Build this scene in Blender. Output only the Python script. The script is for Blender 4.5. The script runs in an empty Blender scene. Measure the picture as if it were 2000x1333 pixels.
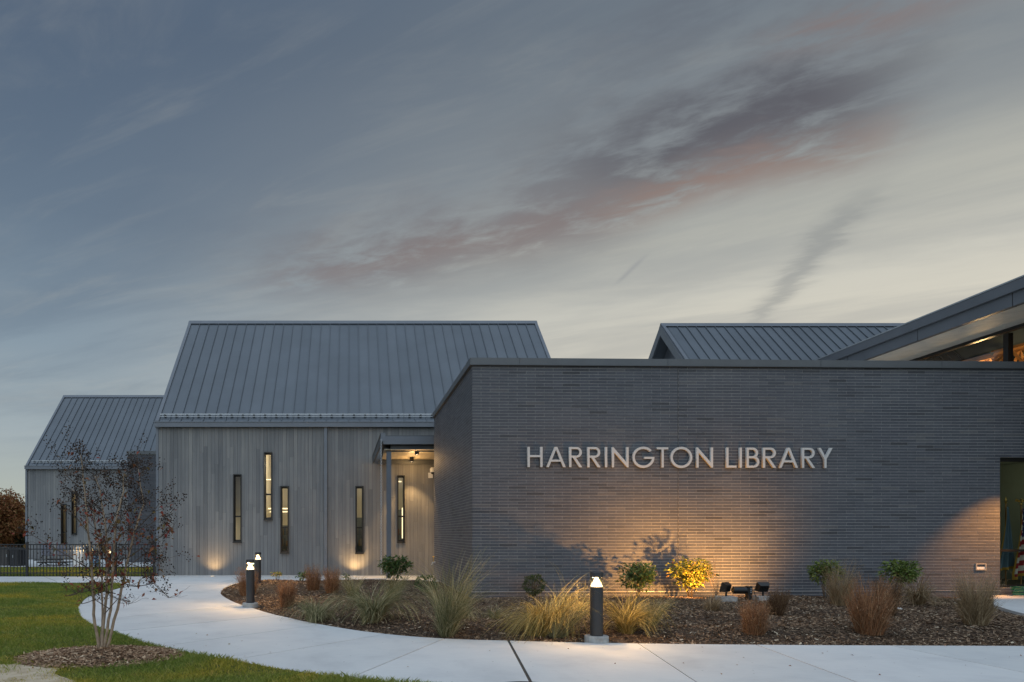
import bpy, bmesh, math, random
import numpy as np
from mathutils import Vector

random.seed(7)
RNG = np.random.default_rng(11)
scene = bpy.context.scene
COL = scene.collection

# ------------------------------------------------------------------ camera
F = 1333.0            # focal length in pixels of a 2000 px wide picture
VX, VY = 686.0, 1042.0
CAMH = 1.45
cam_d = bpy.data.cameras.new('camera')
cam_d.lens = 24.0
cam_d.sensor_width = 36.0
cam_d.shift_x = (1000 - VX) / 2000
cam_d.shift_y = (VY - 666.5) / 2000
cam_d.clip_end = 3000
cam = bpy.data.objects.new('camera', cam_d)
cam.location = (0, 0, CAMH)
cam.rotation_euler = (math.pi / 2, 0, 0)
COL.objects.link(cam)
scene.camera = cam

# ------------------------------------------------------------------ exposure
scene.view_settings.view_transform = 'Standard'
scene.view_settings.look = 'None'
scene.view_settings.exposure = 0.0
scene.view_settings.gamma = 1.0
scene.view_settings.use_curve_mapping = False
scene.cycles.max_bounces = 6
scene.cycles.diffuse_bounces = 3
scene.cycles.transparent_max_bounces = 12
scene.cycles.use_denoising = True
scene.cycles.caustics_reflective = False
scene.cycles.caustics_refractive = False
scene.cycles.sample_clamp_indirect = 4.0


def lin(r, g, b):
    out = []
    for c in (r, g, b):
        c /= 255.0
        out.append(c / 12.92 if c <= 0.04045 else ((c + 0.055) / 1.055) ** 2.4)
    return tuple(out) + (1.0,)


# ------------------------------------------------------------------ node helper
class NT:
    def __init__(self, tree):
        self.t = tree
        self.n = tree.nodes
        self.l = tree.links

    def new(self, typ, **kw):
        nd = self.n.new(typ)
        for k, v in kw.items():
            setattr(nd, k, v)
        return nd

    def put(self, sock, v):
        if isinstance(v, bpy.types.NodeSocket):
            self.l.new(v, sock)
        elif v is not None:
            sock.default_value = v

    def math(self, op, a, b=None, c=None, clamp=False):
        nd = self.new('ShaderNodeMath', operation=op, use_clamp=clamp)
        for i, v in enumerate((a, b, c)):
            if v is not None:
                self.put(nd.inputs[i], v)
        return nd.outputs[0]

    def mix(self, f, a, b, blend='MIX'):
        nd = self.new('ShaderNodeMix', data_type='RGBA', blend_type=blend)
        self.put(nd.inputs[0], f)
        self.put(nd.inputs[6], a)
        self.put(nd.inputs[7], b)
        return nd.outputs[2]

    def ramp(self, f, stops, interp='LINEAR'):
        nd = self.new('ShaderNodeValToRGB')
        cr = nd.color_ramp
        cr.interpolation = interp
        while len(cr.elements) < len(stops):
            cr.elements.new(0.5)
        for e, (p, c) in zip(cr.elements, stops):
            e.position = p
            e.color = c if len(c) == 4 else tuple(c) + (1.0,)
        self.put(nd.inputs[0], f)
        return nd.outputs[0]

    def smooth(self, v, a, b, lo=0.0, hi=1.0):
        nd = self.new('ShaderNodeMapRange', interpolation_type='SMOOTHSTEP')
        self.put(nd.inputs[0], v)
        nd.inputs[1].default_value = a
        nd.inputs[2].default_value = b
        nd.inputs[3].default_value = lo
        nd.inputs[4].default_value = hi
        return nd.outputs[0]

    def xyz(self, x, y, z):
        nd = self.new('ShaderNodeCombineXYZ')
        for i, v in enumerate((x, y, z)):
            self.put(nd.inputs[i], v)
        return nd.outputs[0]

    def noise(self, vec, scale, detail=4.0, rough=0.5, distort=0.0):
        nd = self.new('ShaderNodeTexNoise')
        self.put(nd.inputs['Vector'], vec)
        nd.inputs['Scale'].default_value = scale
        nd.inputs['Detail'].default_value = detail
        nd.inputs['Roughness'].default_value = rough
        nd.inputs['Distortion'].default_value = distort
        return nd.outputs[0]

    def gauss(self, v, mid, w):
        d = self.math('DIVIDE', self.math('SUBTRACT', v, mid), w)
        return self.math('EXPONENT', self.math('MULTIPLY', self.math('MULTIPLY', d, d), -1.0))


# ------------------------------------------------------------------ dusk sky
world = bpy.data.worlds.new('World')
scene.world = world
world.use_nodes = True
N = NT(world.node_tree)
N.n.clear()
tc = N.new('ShaderNodeTexCoord')
sep = N.new('ShaderNodeSeparateXYZ')
N.l.new(tc.outputs['Generated'], sep.inputs[0])
dx, dy, dz = sep.outputs
z0 = N.math('MAXIMUM', dz, 0.0)
# towards the sunset the dusk sky is paler and warmer
glow = N.math('ADD', N.math('MULTIPLY', dx, 0.62), N.math('MULTIPLY', dy, 0.42))
glow = N.smooth(glow, 0.10, 0.70)
cool = N.ramp(z0, [(0.0, lin(186, 187, 172)), (0.05, lin(176, 183, 175)), (0.13, lin(162, 174, 179)), (0.25, lin(136, 153, 166)),
                   (0.40, lin(103, 120, 138)), (0.58, lin(86, 102, 122)), (1.0, lin(78, 96, 117))])
warm = N.ramp(z0, [(0.0, lin(242, 231, 204)), (0.13, lin(230, 221, 197)), (0.24, lin(216, 211, 196)), (0.30, lin(203, 201, 190)), (0.36, lin(184, 184, 175)),
                   (0.46, lin(142, 147, 149)), (0.58, lin(116, 125, 133)), (0.75, lin(96, 109, 125)), (1.0, lin(80, 94, 116))])
sky = N.mix(glow, cool, warm)
zc = N.math('MAXIMUM', dz, 0.06)
cx = N.math('DIVIDE', dx, zc)
cy = N.math('DIVIDE', dy, zc)
s_ = N.math('SUBTRACT', N.math('MULTIPLY', cx, 0.851), N.math('MULTIPLY', cy, 0.525))
t_ = N.math('ADD', N.math('MULTIPLY', cx, 0.525), N.math('MULTIPLY', cy, 0.851))
high = N.smooth(dz, 0.05, 0.22)
# thin cirrus veils, streaked one way
n1 = N.noise(N.xyz(N.math('MULTIPLY', s_, 0.45), N.math('MULTIPLY', t_, 1.3), 3.1), 1.25, 9.0, 0.6, 0.35)
veil = N.math('MULTIPLY', N.smooth(n1, 0.36, 0.68), high)
sky = N.mix(N.math('MULTIPLY', veil, 0.26), sky, lin(86, 103, 124))
n1b = N.noise(N.xyz(N.math('MULTIPLY', s_, 0.7), N.math('MULTIPLY', t_, 2.4), 9.7), 1.6, 8.0, 0.62, 0.5)
sky = N.mix(N.math('MULTIPLY', N.math('MULTIPLY', N.smooth(n1b, 0.46, 0.74), high), 0.13), sky, lin(188, 186, 176))
# the long dark bank of cloud, lit red from below
fine = N.noise(N.xyz(N.math('MULTIPLY', s_, 3.0), N.math('MULTIPLY', t_, 5.2), 0.4), 1.7, 10.0, 0.60, 0.25)
wob = N.noise(N.xyz(N.math('MULTIPLY', s_, 1.2), 0.0, 5.5), 1.5, 3.0, 0.5)
tw = N.math('ADD', t_, N.math('MULTIPLY', N.math('SUBTRACT', wob, 0.5), 0.35))
tw = N.math('ADD', tw, N.math('MULTIPLY', N.math('SUBTRACT', fine, 0.5), 0.34))
along = N.math('MULTIPLY', N.smooth(s_, -0.75, -0.2), N.smooth(s_, 0.40, 0.05))
along2 = N.math('MULTIPLY', N.smooth(s_, -2.0, -1.2), N.smooth(s_, -0.2, -0.6))
dens = N.smooth(fine, 0.20, 0.62)
bank = N.math('MULTIPLY', N.math('MULTIPLY', N.gauss(tw, 1.96, 0.27), along), dens)
tail = N.math('MULTIPLY', N.math('MULTIPLY', N.gauss(tw, 2.2, 0.30), along2), dens)
red = N.math('MULTIPLY', N.math('MULTIPLY', N.gauss(tw, 2.22, 0.13), N.math('MAXIMUM', along, N.math('MULTIPLY', along2, 0.35))), N.smooth(fine, 0.28, 0.6))
up = N.math('MULTIPLY', N.math('MULTIPLY', N.gauss(tw, 1.52, 0.10), N.math('MULTIPLY', N.smooth(s_, -0.5, -0.1), N.smooth(s_, 0.5, 0.2))), N.smooth(fine, 0.36, 0.62))
upred = N.math('MULTIPLY', N.math('MULTIPLY', N.gauss(tw, 1.69, 0.06), N.math('MULTIPLY', N.smooth(s_, -0.1, 0.1), N.smooth(s_, 0.5, 0.25))), N.smooth(fine, 0.36, 0.6))
sky = N.mix(N.math('MULTIPLY', bank, 0.88), sky, lin(88, 88, 96))
sky = N.mix(N.math('MULTIPLY', tail, 0.66), sky, lin(112, 106, 111))
sky = N.mix(N.math('MULTIPLY', up, 0.35), sky, lin(96, 102, 114))
sky = N.mix(N.math('MULTIPLY', red, 0.55), sky, lin(146, 114, 101))
sky = N.mix(N.math('MULTIPLY', upred, 0.42), sky, lin(142, 120, 114))
# a drifting old contrail
cl = N.math('SUBTRACT', s_, N.math('ADD', -0.014, N.math('MULTIPLY', N.math('SUBTRACT', 3.53, t_), 0.24)))
cl = N.math('ADD', cl, N.math('MULTIPLY', N.math('SUBTRACT', fine, 0.5), 0.22))
trail = N.math('MULTIPLY', N.gauss(cl, 0.0, 0.055), N.math('MULTIPLY', N.smooth(t_, 2.3, 2.75), N.smooth(t_, 4.1, 3.4)))
sky = N.mix(N.math('MULTIPLY', trail, 0.5), sky, lin(132, 136, 138))
cl2 = N.math('SUBTRACT', s_, N.math('ADD', -0.597, N.math('MULTIPLY', N.math('SUBTRACT', 3.0, t_), 0.59)))
trail2 = N.math('MULTIPLY', N.gauss(cl2, 0.0, 0.014), N.math('MULTIPLY', N.smooth(t_, 2.60, 2.72), N.smooth(t_, 2.92, 2.82)))
sky = N.mix(N.math('MULTIPLY', trail2, 0.4), sky, lin(140, 143, 148))
bg = N.new('ShaderNodeBackground')
N.put(bg.inputs[0], sky)
bg.inputs[1].default_value = 1.0
wo = N.new('ShaderNodeOutputWorld')
N.l.new(bg.outputs[0], wo.inputs[0])

# the broad soft light of the open dusk sky behind the camera
sun_d = bpy.data.lights.new('sun', 'SUN')
sun_d.energy = 1.85
sun_d.angle = math.radians(110)
sun_d.color = (0.74, 0.87, 1.0)
sun = bpy.data.objects.new('sun', sun_d)
sun.rotation_euler = (math.radians(32), math.radians(-8), 0)
sun.location = (0, 0, 30)
COL.objects.link(sun)


# ------------------------------------------------------------------ materials
def material(name, rough=0.6, metal=0.0, spec=0.5):
    m = bpy.data.materials.new(name)
    m.use_nodes = True
    n = NT(m.node_tree)
    b = m.node_tree.nodes['Principled BSDF']
    b.inputs['Roughness'].default_value = rough
    b.inputs['Metallic'].default_value = metal
    b.inputs['Specular IOR Level'].default_value = spec
    return m, n, b


def bump(n, b, h, strength=0.3, dist=0.01):
    nd = n.new('ShaderNodeBump')
    nd.inputs['Strength'].default_value = strength
    nd.inputs['Distance'].default_value = dist
    n.put(nd.inputs['Height'], h)
    n.l.new(nd.outputs[0], b.inputs['Normal'])


def objco(n):
    return n.new('ShaderNodeTexCoord').outputs['Object']


def plain(name, c, rough=0.5, metal=0.0, var=0.15, scale=6.0, bmp=0.0, spec=0.5):
    m, n, b = material(name, rough, metal, spec)
    v = n.new('ShaderNodeNewGeometry').outputs['Position']
    k = n.noise(v, scale, 5.0, 0.6)
    lo = tuple(x * (1 - var) for x in c)
    hi = tuple(x * (1 + var) for x in c)
    n.put(b.inputs['Base Color'], n.ramp(k, [(0.3, lo), (0.7, hi)]))
    if bmp:
        bump(n, b, n.noise(v, scale * 12, 4.0), bmp, 0.004)
    return m


def islands(name, stops, rough=0.7, trans=0.0, obj=False, noise=None, spec=0.3):
    """colour picked for each loose piece (or for each object)"""
    m, n, b = material(name, rough, 0.0, spec)
    if obj:
        r = n.new('ShaderNodeObjectInfo').outputs['Random']
    else:
        r = n.new('ShaderNodeNewGeometry').outputs['Random Per Island']
    c = n.ramp(r, stops)
    if noise:
        v = n.new('ShaderNodeNewGeometry').outputs['Position']
        k = n.noise(v, noise, 5.0, 0.65)
        c = n.mix(1.0, c, n.ramp(k, [(0.25, (0.72,) * 3), (0.75, (1.25,) * 3)]), 'MULTIPLY')
    n.put(b.inputs['Base Color'], c)
    if trans:
        tr = n.new('ShaderNodeBsdfTranslucent')
        n.put(tr.inputs[0], c)
        mx = n.new('ShaderNodeMixShader')
        mx.inputs[0].default_value = trans
        n.l.new(b.outputs[0], mx.inputs[1])
        n.l.new(tr.outputs[0], mx.inputs[2])
        n.l.new(mx.outputs[0], m.node_tree.nodes['Material Output'].inputs[0])
    return m


def emissive(name, c, strength):
    m = bpy.data.materials.new(name)
    m.use_nodes = True
    n = NT(m.node_tree)
    n.n.clear()
    e = n.new('ShaderNodeEmission')
    e.inputs[0].default_value = tuple(c) + (1.0,)
    e.inputs[1].default_value = strength
    o = n.new('ShaderNodeOutputMaterial')
    n.l.new(e.outputs[0], o.inputs[0])
    return m


def glass(name, tint=(0.9, 0.92, 0.9), refl=1.0):
    m = bpy.data.materials.new(name)
    m.use_nodes = True
    n = NT(m.node_tree)
    n.n.clear()
    t = n.new('ShaderNodeBsdfTransparent')
    t.inputs[0].default_value = tuple(tint) + (1.0,)
    g = n.new('ShaderNodeBsdfGlossy')
    g.inputs['Roughness'].default_value = 0.02
    f = n.new('ShaderNodeFresnel')
    f.inputs[0].default_value = 1.5
    mx = n.new('ShaderNodeMixShader')
    n.put(mx.inputs[0], n.math('MULTIPLY', f.outputs[0], refl))
    n.l.new(t.outputs[0], mx.inputs[1])
    n.l.new(g.outputs[0], mx.inputs[2])
    o = n.new('ShaderNodeOutputMaterial')
    n.l.new(mx.outputs[0], o.inputs[0])
    return m


BR = [(0.0, (0.054, 0.056, 0.064)), (0.07, (0.074, 0.079, 0.094)), (0.5, (0.084, 0.090, 0.107)), (0.93, (0.095, 0.100, 0.117)), (1.0, (0.115, 0.115, 0.122))]


def brick_material(name, obj):
    m, n, b = material(name, 0.62, 0.0, 0.4)
    r = n.new('ShaderNodeObjectInfo').outputs['Random'] if obj else n.new('ShaderNodeNewGeometry').outputs['Random Per Island']
    c = n.ramp(r, BR)
    v = n.new('ShaderNodeNewGeometry').outputs['Position']
    big = n.noise(v, 0.9, 3.0, 0.6)
    c = n.mix(1.0, c, n.ramp(big, [(0.3, (0.88, 0.88, 0.9)), (0.7, (1.12, 1.11, 1.08))]), 'MULTIPLY')
    sp = n.noise(v, 55.0, 6.0, 0.7)
    c = n.mix(1.0, c, n.ramp(sp, [(0.3, (0.7,) * 3), (0.72, (1.35,) * 3)]), 'MULTIPLY')
    n.put(b.inputs['Base Color'], c)
    bump(n, b, sp, 0.35, 0.004)
    return m


M = {}
M['brick'] = brick_material('brick_face', False)
M['brick_one'] = brick_material('brick_face_single', True)
M['mortar'] = plain('mortar', (0.33, 0.32, 0.31), 0.9, 0, 0.2, 9.0, 0.2)
M['flash'] = plain('drip_edge_metal', (0.5, 0.5, 0.5), 0.4, 0.3, 0.15, 3.0)
M['joint'] = plain('sealant', (0.05, 0.048, 0.046), 0.8, 0, 0.1)


def roof_material():
    m, n, b = material('roof_metal', 0.42, 0.25, 0.5)
    r = n.new('ShaderNodeObjectInfo').outputs['Random']
    c = n.ramp(r, [(0.0, (0.105, 0.123, 0.145)), (1.0, (0.120, 0.138, 0.160))])
    v = n.new('ShaderNodeNewGeometry').outputs['Position']
    k = n.noise(v, 0.7, 4.0, 0.6)
    c = n.mix(1.0, c, n.ramp(k, [(0.3, (0.9,) * 3), (0.7, (1.08,) * 3)]), 'MULTIPLY')
    n.put(b.inputs['Base Color'], c)
    bump(n, b, n.noise(v, 1.6, 2.0), 0.12, 0.02)
    return m


M['roof'] = roof_material()
M['trim'] = plain('painted_metal_trim', (0.15, 0.165, 0.19), 0.42, 0.2, 0.08, 2.0)
M['trim_dark'] = plain('dark_metal_trim', (0.085, 0.092, 0.10), 0.4, 0.2, 0.1, 2.0)
M['fascia'] = plain('fascia_metal', (0.15, 0.16, 0.18), 0.4, 0.25, 0.08, 1.5)
M['coping'] = plain('coping_metal', (0.115, 0.122, 0.130), 0.45, 0.2, 0.1, 1.5)
M['galv'] = plain('galvanised_metal', (0.42, 0.44, 0.46), 0.35, 0.5, 0.1, 4.0)
M['black'] = plain('black_metal', (0.012, 0.012, 0.013), 0.4, 0.0, 0.2, 5.0)
M['frame'] = plain('window_frame_metal', (0.014, 0.013, 0.012), 0.4, 0.0, 0.2, 5.0)
M['fence'] = plain('black_fence_paint', (0.014, 0.015, 0.018), 0.4, 0.0, 0.2, 5.0)
M['bollard'] = plain('charcoal_powder_coat', (0.030, 0.031, 0.034), 0.5, 0.0, 0.1, 4.0)
M['letter'] = plain('brushed_letter_metal', (0.58, 0.575, 0.56), 0.5, 0.0, 0.04, 3.0)
M['post_blue'] = plain('column_paint', (0.11, 0.135, 0.17), 0.4, 0.1, 0.08, 2.0)
M['soffit'] = plain('soffit_boards', (0.52, 0.44, 0.31), 0.6, 0, 0.12, 3.0)
M['soffit_pale'] = plain('pale_soffit', (0.76, 0.74, 0.68), 0.6, 0, 0.1, 3.0)
M['white'] = plain('white_plastic', (0.75, 0.75, 0.73), 0.5, 0, 0.06, 3.0)
M['glass'] = glass('window_glass', (0.88, 0.9, 0.86), 0.75)
M['glass_high'] = glass('high_window_glass', (0.85, 0.9, 0.87), 0.12)
M['lens'] = glass('lamp_glass', (0.95, 0.93, 0.88), 0.6)
M['lampwhite'] = emissive('lit_reflector', (1.0, 0.76, 0.42), 4.5)
M['lampdisc'] = emissive('lit_lamp_face', (1.0, 0.80, 0.52), 12.0)
M['lampdim'] = emissive('lit_ground_lens', (1.0, 0.80, 0.52), 1.6)
M['stripe_lamp'] = emissive('lit_strip', (1.0, 0.78, 0.45), 2.2)
M['plaster'] = plain('interior_plaster', (0.60, 0.55, 0.44), 0.8, 0, 0.08, 1.0)
M['in_dark'] = plain('interior_dark', (0.06, 0.065, 0.055), 0.8, 0, 0.2, 1.0)
M['in_teal'] = plain('interior_grey_green', (0.20, 0.27, 0.25), 0.8, 0, 0.1, 1.0)
M['timber'] = plain('timber', (0.42, 0.22, 0.075), 0.6, 0, 0.2, 5.0)
M['carpet'] = plain('carpet', (0.12, 0.10, 0.085), 0.95, 0, 0.15, 5.0)
M['book'] = islands('book_spines', [(0, (0.25, 0.06, 0.03)), (0.3, (0.30, 0.2, 0.06)), (0.6, (0.06, 0.10, 0.14)), (1, (0.35, 0.3, 0.22))], 0.7)
M['shelf'] = plain('shelf_grey', (0.16, 0.18, 0.17), 0.6, 0, 0.1)


def wood_material():
    m, n, b = material('weathered_cladding', 0.68, 0.0, 0.35)
    oi = n.new('ShaderNodeObjectInfo').outputs['Random']
    c = n.ramp(oi, [(0.0, (0.155, 0.158, 0.163)), (0.15, (0.186, 0.189, 0.193)), (0.55, (0.205, 0.206, 0.208)), (0.9, (0.226, 0.226, 0.224)), (1.0, (0.255, 0.252, 0.245))])
    geo = n.new('ShaderNodeNewGeometry').outputs['Position']
    sp = n.new('ShaderNodeSeparateXYZ')
    n.l.new(geo, sp.inputs[0])
    off = n.math('MULTIPLY', oi, 40.0)
    v = n.xyz(n.math('ADD', n.math('MULTIPLY', sp.outputs[0], 38.0), off), sp.outputs[1], n.math('MULTIPLY', sp.outputs[2], 0.75))
    k = n.noise(v, 1.0, 7.0, 0.65, 0.3)
    c = n.mix(1.0, c, n.ramp(k, [(0.25, (0.74, 0.74, 0.75)), (0.75, (1.22, 1.21, 1.19))]), 'MULTIPLY')
    k2 = n.noise(geo, 0.6, 4.0, 0.6)
    c = n.mix(1.0, c, n.ramp(k2, [(0.3, (0.88, 0.89, 0.91)), (0.7, (1.1, 1.09, 1.06))]), 'MULTIPLY')
    n.put(b.inputs['Base Color'], c)
    bump(n, b, k, 0.3, 0.004)
    return m


M['wood'] = wood_material()
M['wood_back'] = plain('cladding_backing', (0.05, 0.05, 0.052), 0.9)


def concrete_material():
    m, n, b = material('pale_concrete', 0.82, 0.0, 0.3)
    r = n.new('ShaderNodeObjectInfo').outputs['Random']
    c = n.ramp(r, [(0.0, (0.60, 0.61, 0.61)), (1.0, (0.67, 0.675, 0.675))])
    v = n.new('ShaderNodeNewGeometry').outputs['Position']
    k = n.noise(v, 1.1, 7.0, 0.65, 0.4)
    c = n.mix(1.0, c, n.ramp(k, [(0.25, (0.84, 0.84, 0.85)), (0.5, (1.0,) * 3), (0.8, (1.1, 1.09, 1.07))]), 'MULTIPLY')
    st = n.noise(v, 2.6, 8.0, 0.75, 1.2)
    c = n.mix(n.math('MULTIPLY', n.smooth(st, 0.6, 0.78), 0.35), c, (0.36, 0.34, 0.30, 1))
    # broom finish and little specks
    sp = n.new('ShaderNodeSeparateXYZ')
    n.l.new(v, sp.inputs[0])
    broom = n.noise(n.xyz(n.math('MULTIPLY', sp.outputs[0], 3.0), n.math('MULTIPLY', sp.outputs[1], 60.0), 0.0), 1.0, 3.0, 0.6)
    c = n.mix(1.0, c, n.ramp(broom, [(0.3, (0.96,) * 3), (0.7, (1.04,) * 3)]), 'MULTIPLY')
    dots = n.new('ShaderNodeTexVoronoi')
    n.put(dots.inputs['Vector'], v)
    dots.inputs['Scale'].default_value = 5.0
    c = n.mix(n.math('MULTIPLY', n.math('LESS_THAN', dots.outputs['Distance'], 0.05), 0.55), c, (0.12, 0.10, 0.08, 1))
    n.put(b.inputs['Base Color'], c)
    bump(n, b, n.math('ADD', broom, n.noise(v, 30.0, 5.0, 0.7)), 0.25, 0.004)
    return m


M['concrete'] = concrete_material()
M['concrete_dark'] = plain('joint_concrete', (0.22, 0.215, 0.21), 0.9, 0, 0.15)
M['block'] = plain('rough_concrete', (0.36, 0.36, 0.35), 0.9, 0, 0.25, 14.0, 0.5)


def soil_material(name, a, b_, c_, sc):
    m, n, b = material(name, 0.95, 0.0, 0.15)
    v = n.new('ShaderNodeNewGeometry').outputs['Position']
    k = n.noise(v, sc, 8.0, 0.7, 0.2)
    n.put(b.inputs['Base Color'], n.ramp(k, [(0.3, a), (0.5, b_), (0.72, c_)]))
    bump(n, b, n.noise(v, sc * 3, 8.0, 0.7), 0.8, 0.03)
    return m


M['mulch'] = soil_material('mulch_soil', (0.049, 0.034, 0.025), (0.091, 0.064, 0.048), (0.140, 0.105, 0.077), 16.0)
M['sand'] = soil_material('sandy_soil', (0.42, 0.32, 0.21), (0.60, 0.48, 0.34), (0.72, 0.61, 0.46), 5.0)
M['turf'] = soil_material('turf_soil', (0.055, 0.068, 0.018), (0.085, 0.10, 0.026), (0.12, 0.13, 0.042), 3.0)
M['field'] = soil_material('far_field', (0.035, 0.048, 0.015), (0.055, 0.07, 0.022), (0.10, 0.10, 0.04), 0.3)
M['chips'] = islands('mulch_chips', [(0, (0.065, 0.041, 0.026)), (0.45, (0.155, 0.098, 0.062)), (0.8, (0.25, 0.17, 0.11)), (0.95, (0.40, 0.29, 0.19)), (1, (0.62, 0.53, 0.40))], 0.9)


def lawn_material():
    m, n, b = material('grass_blades', 0.55, 0.0, 0.3)
    r = n.new('ShaderNodeNewGeometry').outputs['Random Per Island']
    c = n.ramp(r, [(0, (0.15, 0.20, 0.032)), (0.5, (0.26, 0.325, 0.055)), (0.85, (0.38, 0.40, 0.085)), (1.0, (0.48, 0.43, 0.16))])
    v = n.new('ShaderNodeNewGeometry').outputs['Position']
    k = n.noise(v, 0.55, 5.0, 0.62, 0.4)
    c = n.mix(n.smooth(k, 0.46, 0.68), c, n.mix(1.0, c, (1.75, 1.22, 0.85, 1), 'MULTIPLY'))
    c = n.mix(n.smooth(k, 0.50, 0.28), c, n.mix(1.0, c, (0.55, 0.72, 0.75, 1), 'MULTIPLY'))
    n.put(b.inputs['Base Color'], c)
    tr = n.new('ShaderNodeBsdfTranslucent')
    n.put(tr.inputs[0], c)
    mx = n.new('ShaderNodeMixShader')
    mx.inputs[0].default_value = 0.3
    n.l.new(b.outputs[0], mx.inputs[1])
    n.l.new(tr.outputs[0], mx.inputs[2])
    n.l.new(mx.outputs[0], m.node_tree.nodes['Material Output'].inputs[0])
    return m


M['lawn'] = lawn_material()
M['rust_grass'] = islands('russet_grass_blades', [(0, (0.14, 0.066, 0.033)), (0.5, (0.28, 0.140, 0.070)), (0.85, (0.40, 0.225, 0.12)), (1, (0.56, 0.40, 0.24))], 0.7, 0.25)
M['brown_grass'] = islands('dark_brown_grass_blades', [(0, (0.065, 0.039, 0.023)), (0.6, (0.143, 0.085, 0.047)), (1, (0.312, 0.208, 0.117))], 0.7, 0.25)
M['tan_grass'] = islands('tan_grass_blades', [(0, (0.162, 0.115, 0.061)), (0.5, (0.311, 0.223, 0.128)), (1, (0.513, 0.405, 0.257))], 0.7, 0.25)
M['green_grass'] = islands('olive_grass_blades', [(0, (0.095, 0.105, 0.042)), (0.4, (0.205, 0.20, 0.092)), (0.75, (0.39, 0.345, 0.19)), (1, (0.62, 0.54, 0.33))], 0.65, 0.25)
M['gold_grass'] = islands('straw_grass_blades', [(0, (0.16, 0.125, 0.035)), (0.45, (0.34, 0.255, 0.075)), (0.8, (0.52, 0.395, 0.14)), (1, (0.68, 0.55, 0.26))], 0.65, 0.25)
M['leaf_fresh'] = islands('fresh_green_leaves', [(0, (0.06, 0.10, 0.022)), (0.6, (0.14, 0.20, 0.045)), (1, (0.26, 0.30, 0.08))], 0.45, 0.25)
M['leaf_dark'] = islands('dark_green_leaves', [(0, (0.023, 0.052, 0.018)), (0.6, (0.052, 0.104, 0.034)), (1, (0.111, 0.169, 0.058))], 0.45, 0.2)
M['leaf_mid'] = islands('green_leaves', [(0, (0.039, 0.081, 0.023)), (0.6, (0.088, 0.156, 0.044)), (0.92, (0.156, 0.221, 0.078)), (1, (0.286, 0.156, 0.065))], 0.45, 0.25)
M['leaf_yellow'] = islands('yellow_green_leaves', [(0, (0.10, 0.13, 0.02)), (0.5, (0.25, 0.26, 0.035)), (0.88, (0.40, 0.36, 0.06)), (1, (0.34, 0.12, 0.04))], 0.5, 0.25)
M['leaf_box'] = islands('boxwood_leaves', [(0, (0.025, 0.048, 0.014)), (0.6, (0.059, 0.092, 0.025)), (1, (0.126, 0.140, 0.049))], 0.5, 0.2)
M['leaf_red'] = islands('autumn_leaves', [(0, (0.224, 0.035, 0.031)), (0.4, (0.308, 0.077, 0.042)), (0.75, (0.238, 0.119, 0.049)), (1, (0.140, 0.126, 0.042))], 0.6, 0.3)
M['leaf_brown'] = islands('russet_leaves', [(0, (0.17, 0.065, 0.028)), (0.5, (0.30, 0.125, 0.052)), (0.85, (0.40, 0.21, 0.09)), (1, (0.24, 0.22, 0.08))], 0.7, 0.25)
M['leaf_olive'] = islands('olive_leaves', [(0, (0.035, 0.035, 0.016)), (0.6, (0.075, 0.070, 0.032)), (1, (0.12, 0.11, 0.06))], 0.7, 0.25)
M['pod'] = islands('seed_pods', [(0, (0.018, 0.013, 0.011)), (0.7, (0.05, 0.033, 0.024)), (1, (0.11, 0.06, 0.04))], 0.7)
M['bark'] = plain('pale_brown_bark', (0.34, 0.25, 0.175), 0.8, 0, 0.35, 14.0, 0.4)
M['twig'] = plain('dark_twig_bark', (0.095, 0.066, 0.048), 0.8, 0, 0.3, 14.0)
M['stem'] = plain('woody_stem', (0.085, 0.06, 0.04), 0.8, 0, 0.3, 14.0)
M['stone'] = plain('pale_stone', (0.6, 0.58, 0.55), 0.9, 0, 0.15, 10.0, 0.4)
M['hose'] = plain('green_hose_plastic', (0.012, 0.11, 0.055), 0.4, 0, 0.1)
M['blue'] = plain('blue_board', (0.10, 0.24, 0.38), 0.5, 0, 0.15, 3.0)
M['grey_fabric'] = plain('grey_mesh_fabric', (0.17, 0.18, 0.22), 0.8, 0, 0.1, 3.0)
M['flag_red'] = plain('flag_red_cloth', (0.33, 0.025, 0.03), 0.8, 0, 0.1, 3.0)
M['flag_white'] = plain('flag_white_cloth', (0.70, 0.66, 0.56), 0.8, 0, 0.06, 3.0)
M['flag_blue'] = plain('flag_blue_cloth', (0.03, 0.04, 0.12), 0.8, 0, 0.1, 3.0)
M['flag_pale'] = plain('flag_pale_blue_cloth', (0.12, 0.20, 0.24), 0.8, 0, 0.1, 3.0)
M['gold'] = plain('gold_metal', (0.55, 0.36, 0.09), 0.35, 0.6, 0.1, 6.0)
M['fringe'] = plain('gold_fringe', (0.50, 0.30, 0.04), 0.8, 0, 0.2, 20.0)
M['cabinet'] = plain('brown_cabinet_paint', (0.055, 0.048, 0.044), 0.6, 0, 0.15, 3.0)
M['cabinet2'] = plain('charcoal_cabinet_paint', (0.020, 0.021, 0.026), 0.6, 0, 0.15, 3.0)
M['outlet'] = plain('outlet_box_plastic', (0.42, 0.38, 0.33), 0.5, 0, 0.15, 20.0)
M['membrane'] = plain('pale_roof_membrane', (0.78, 0.77, 0.74), 0.8, 0, 0.08, 1.0)
M['iron'] = plain('cast_iron', (0.028, 0.026, 0.034), 0.6, 0.2, 0.2, 20.0)

# ------------------------------------------------------------------ object helpers
ANCH = {}


def PX(x, D):
    return (x - VX) / F * D


def PZ(y, D):
    return CAMH + (VY - y) / F * D


def G(px, py):
    D = CAMH * F / (py - VY)
    return (PX(px, D), D)


def tag(o, label=None, cat=None, group=None, kind=None):
    if label:
        o['label'] = label
    if cat:
        o['category'] = cat
    if group:
        o['group'] = group
    if kind:
        o['kind'] = kind
    return o


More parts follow.
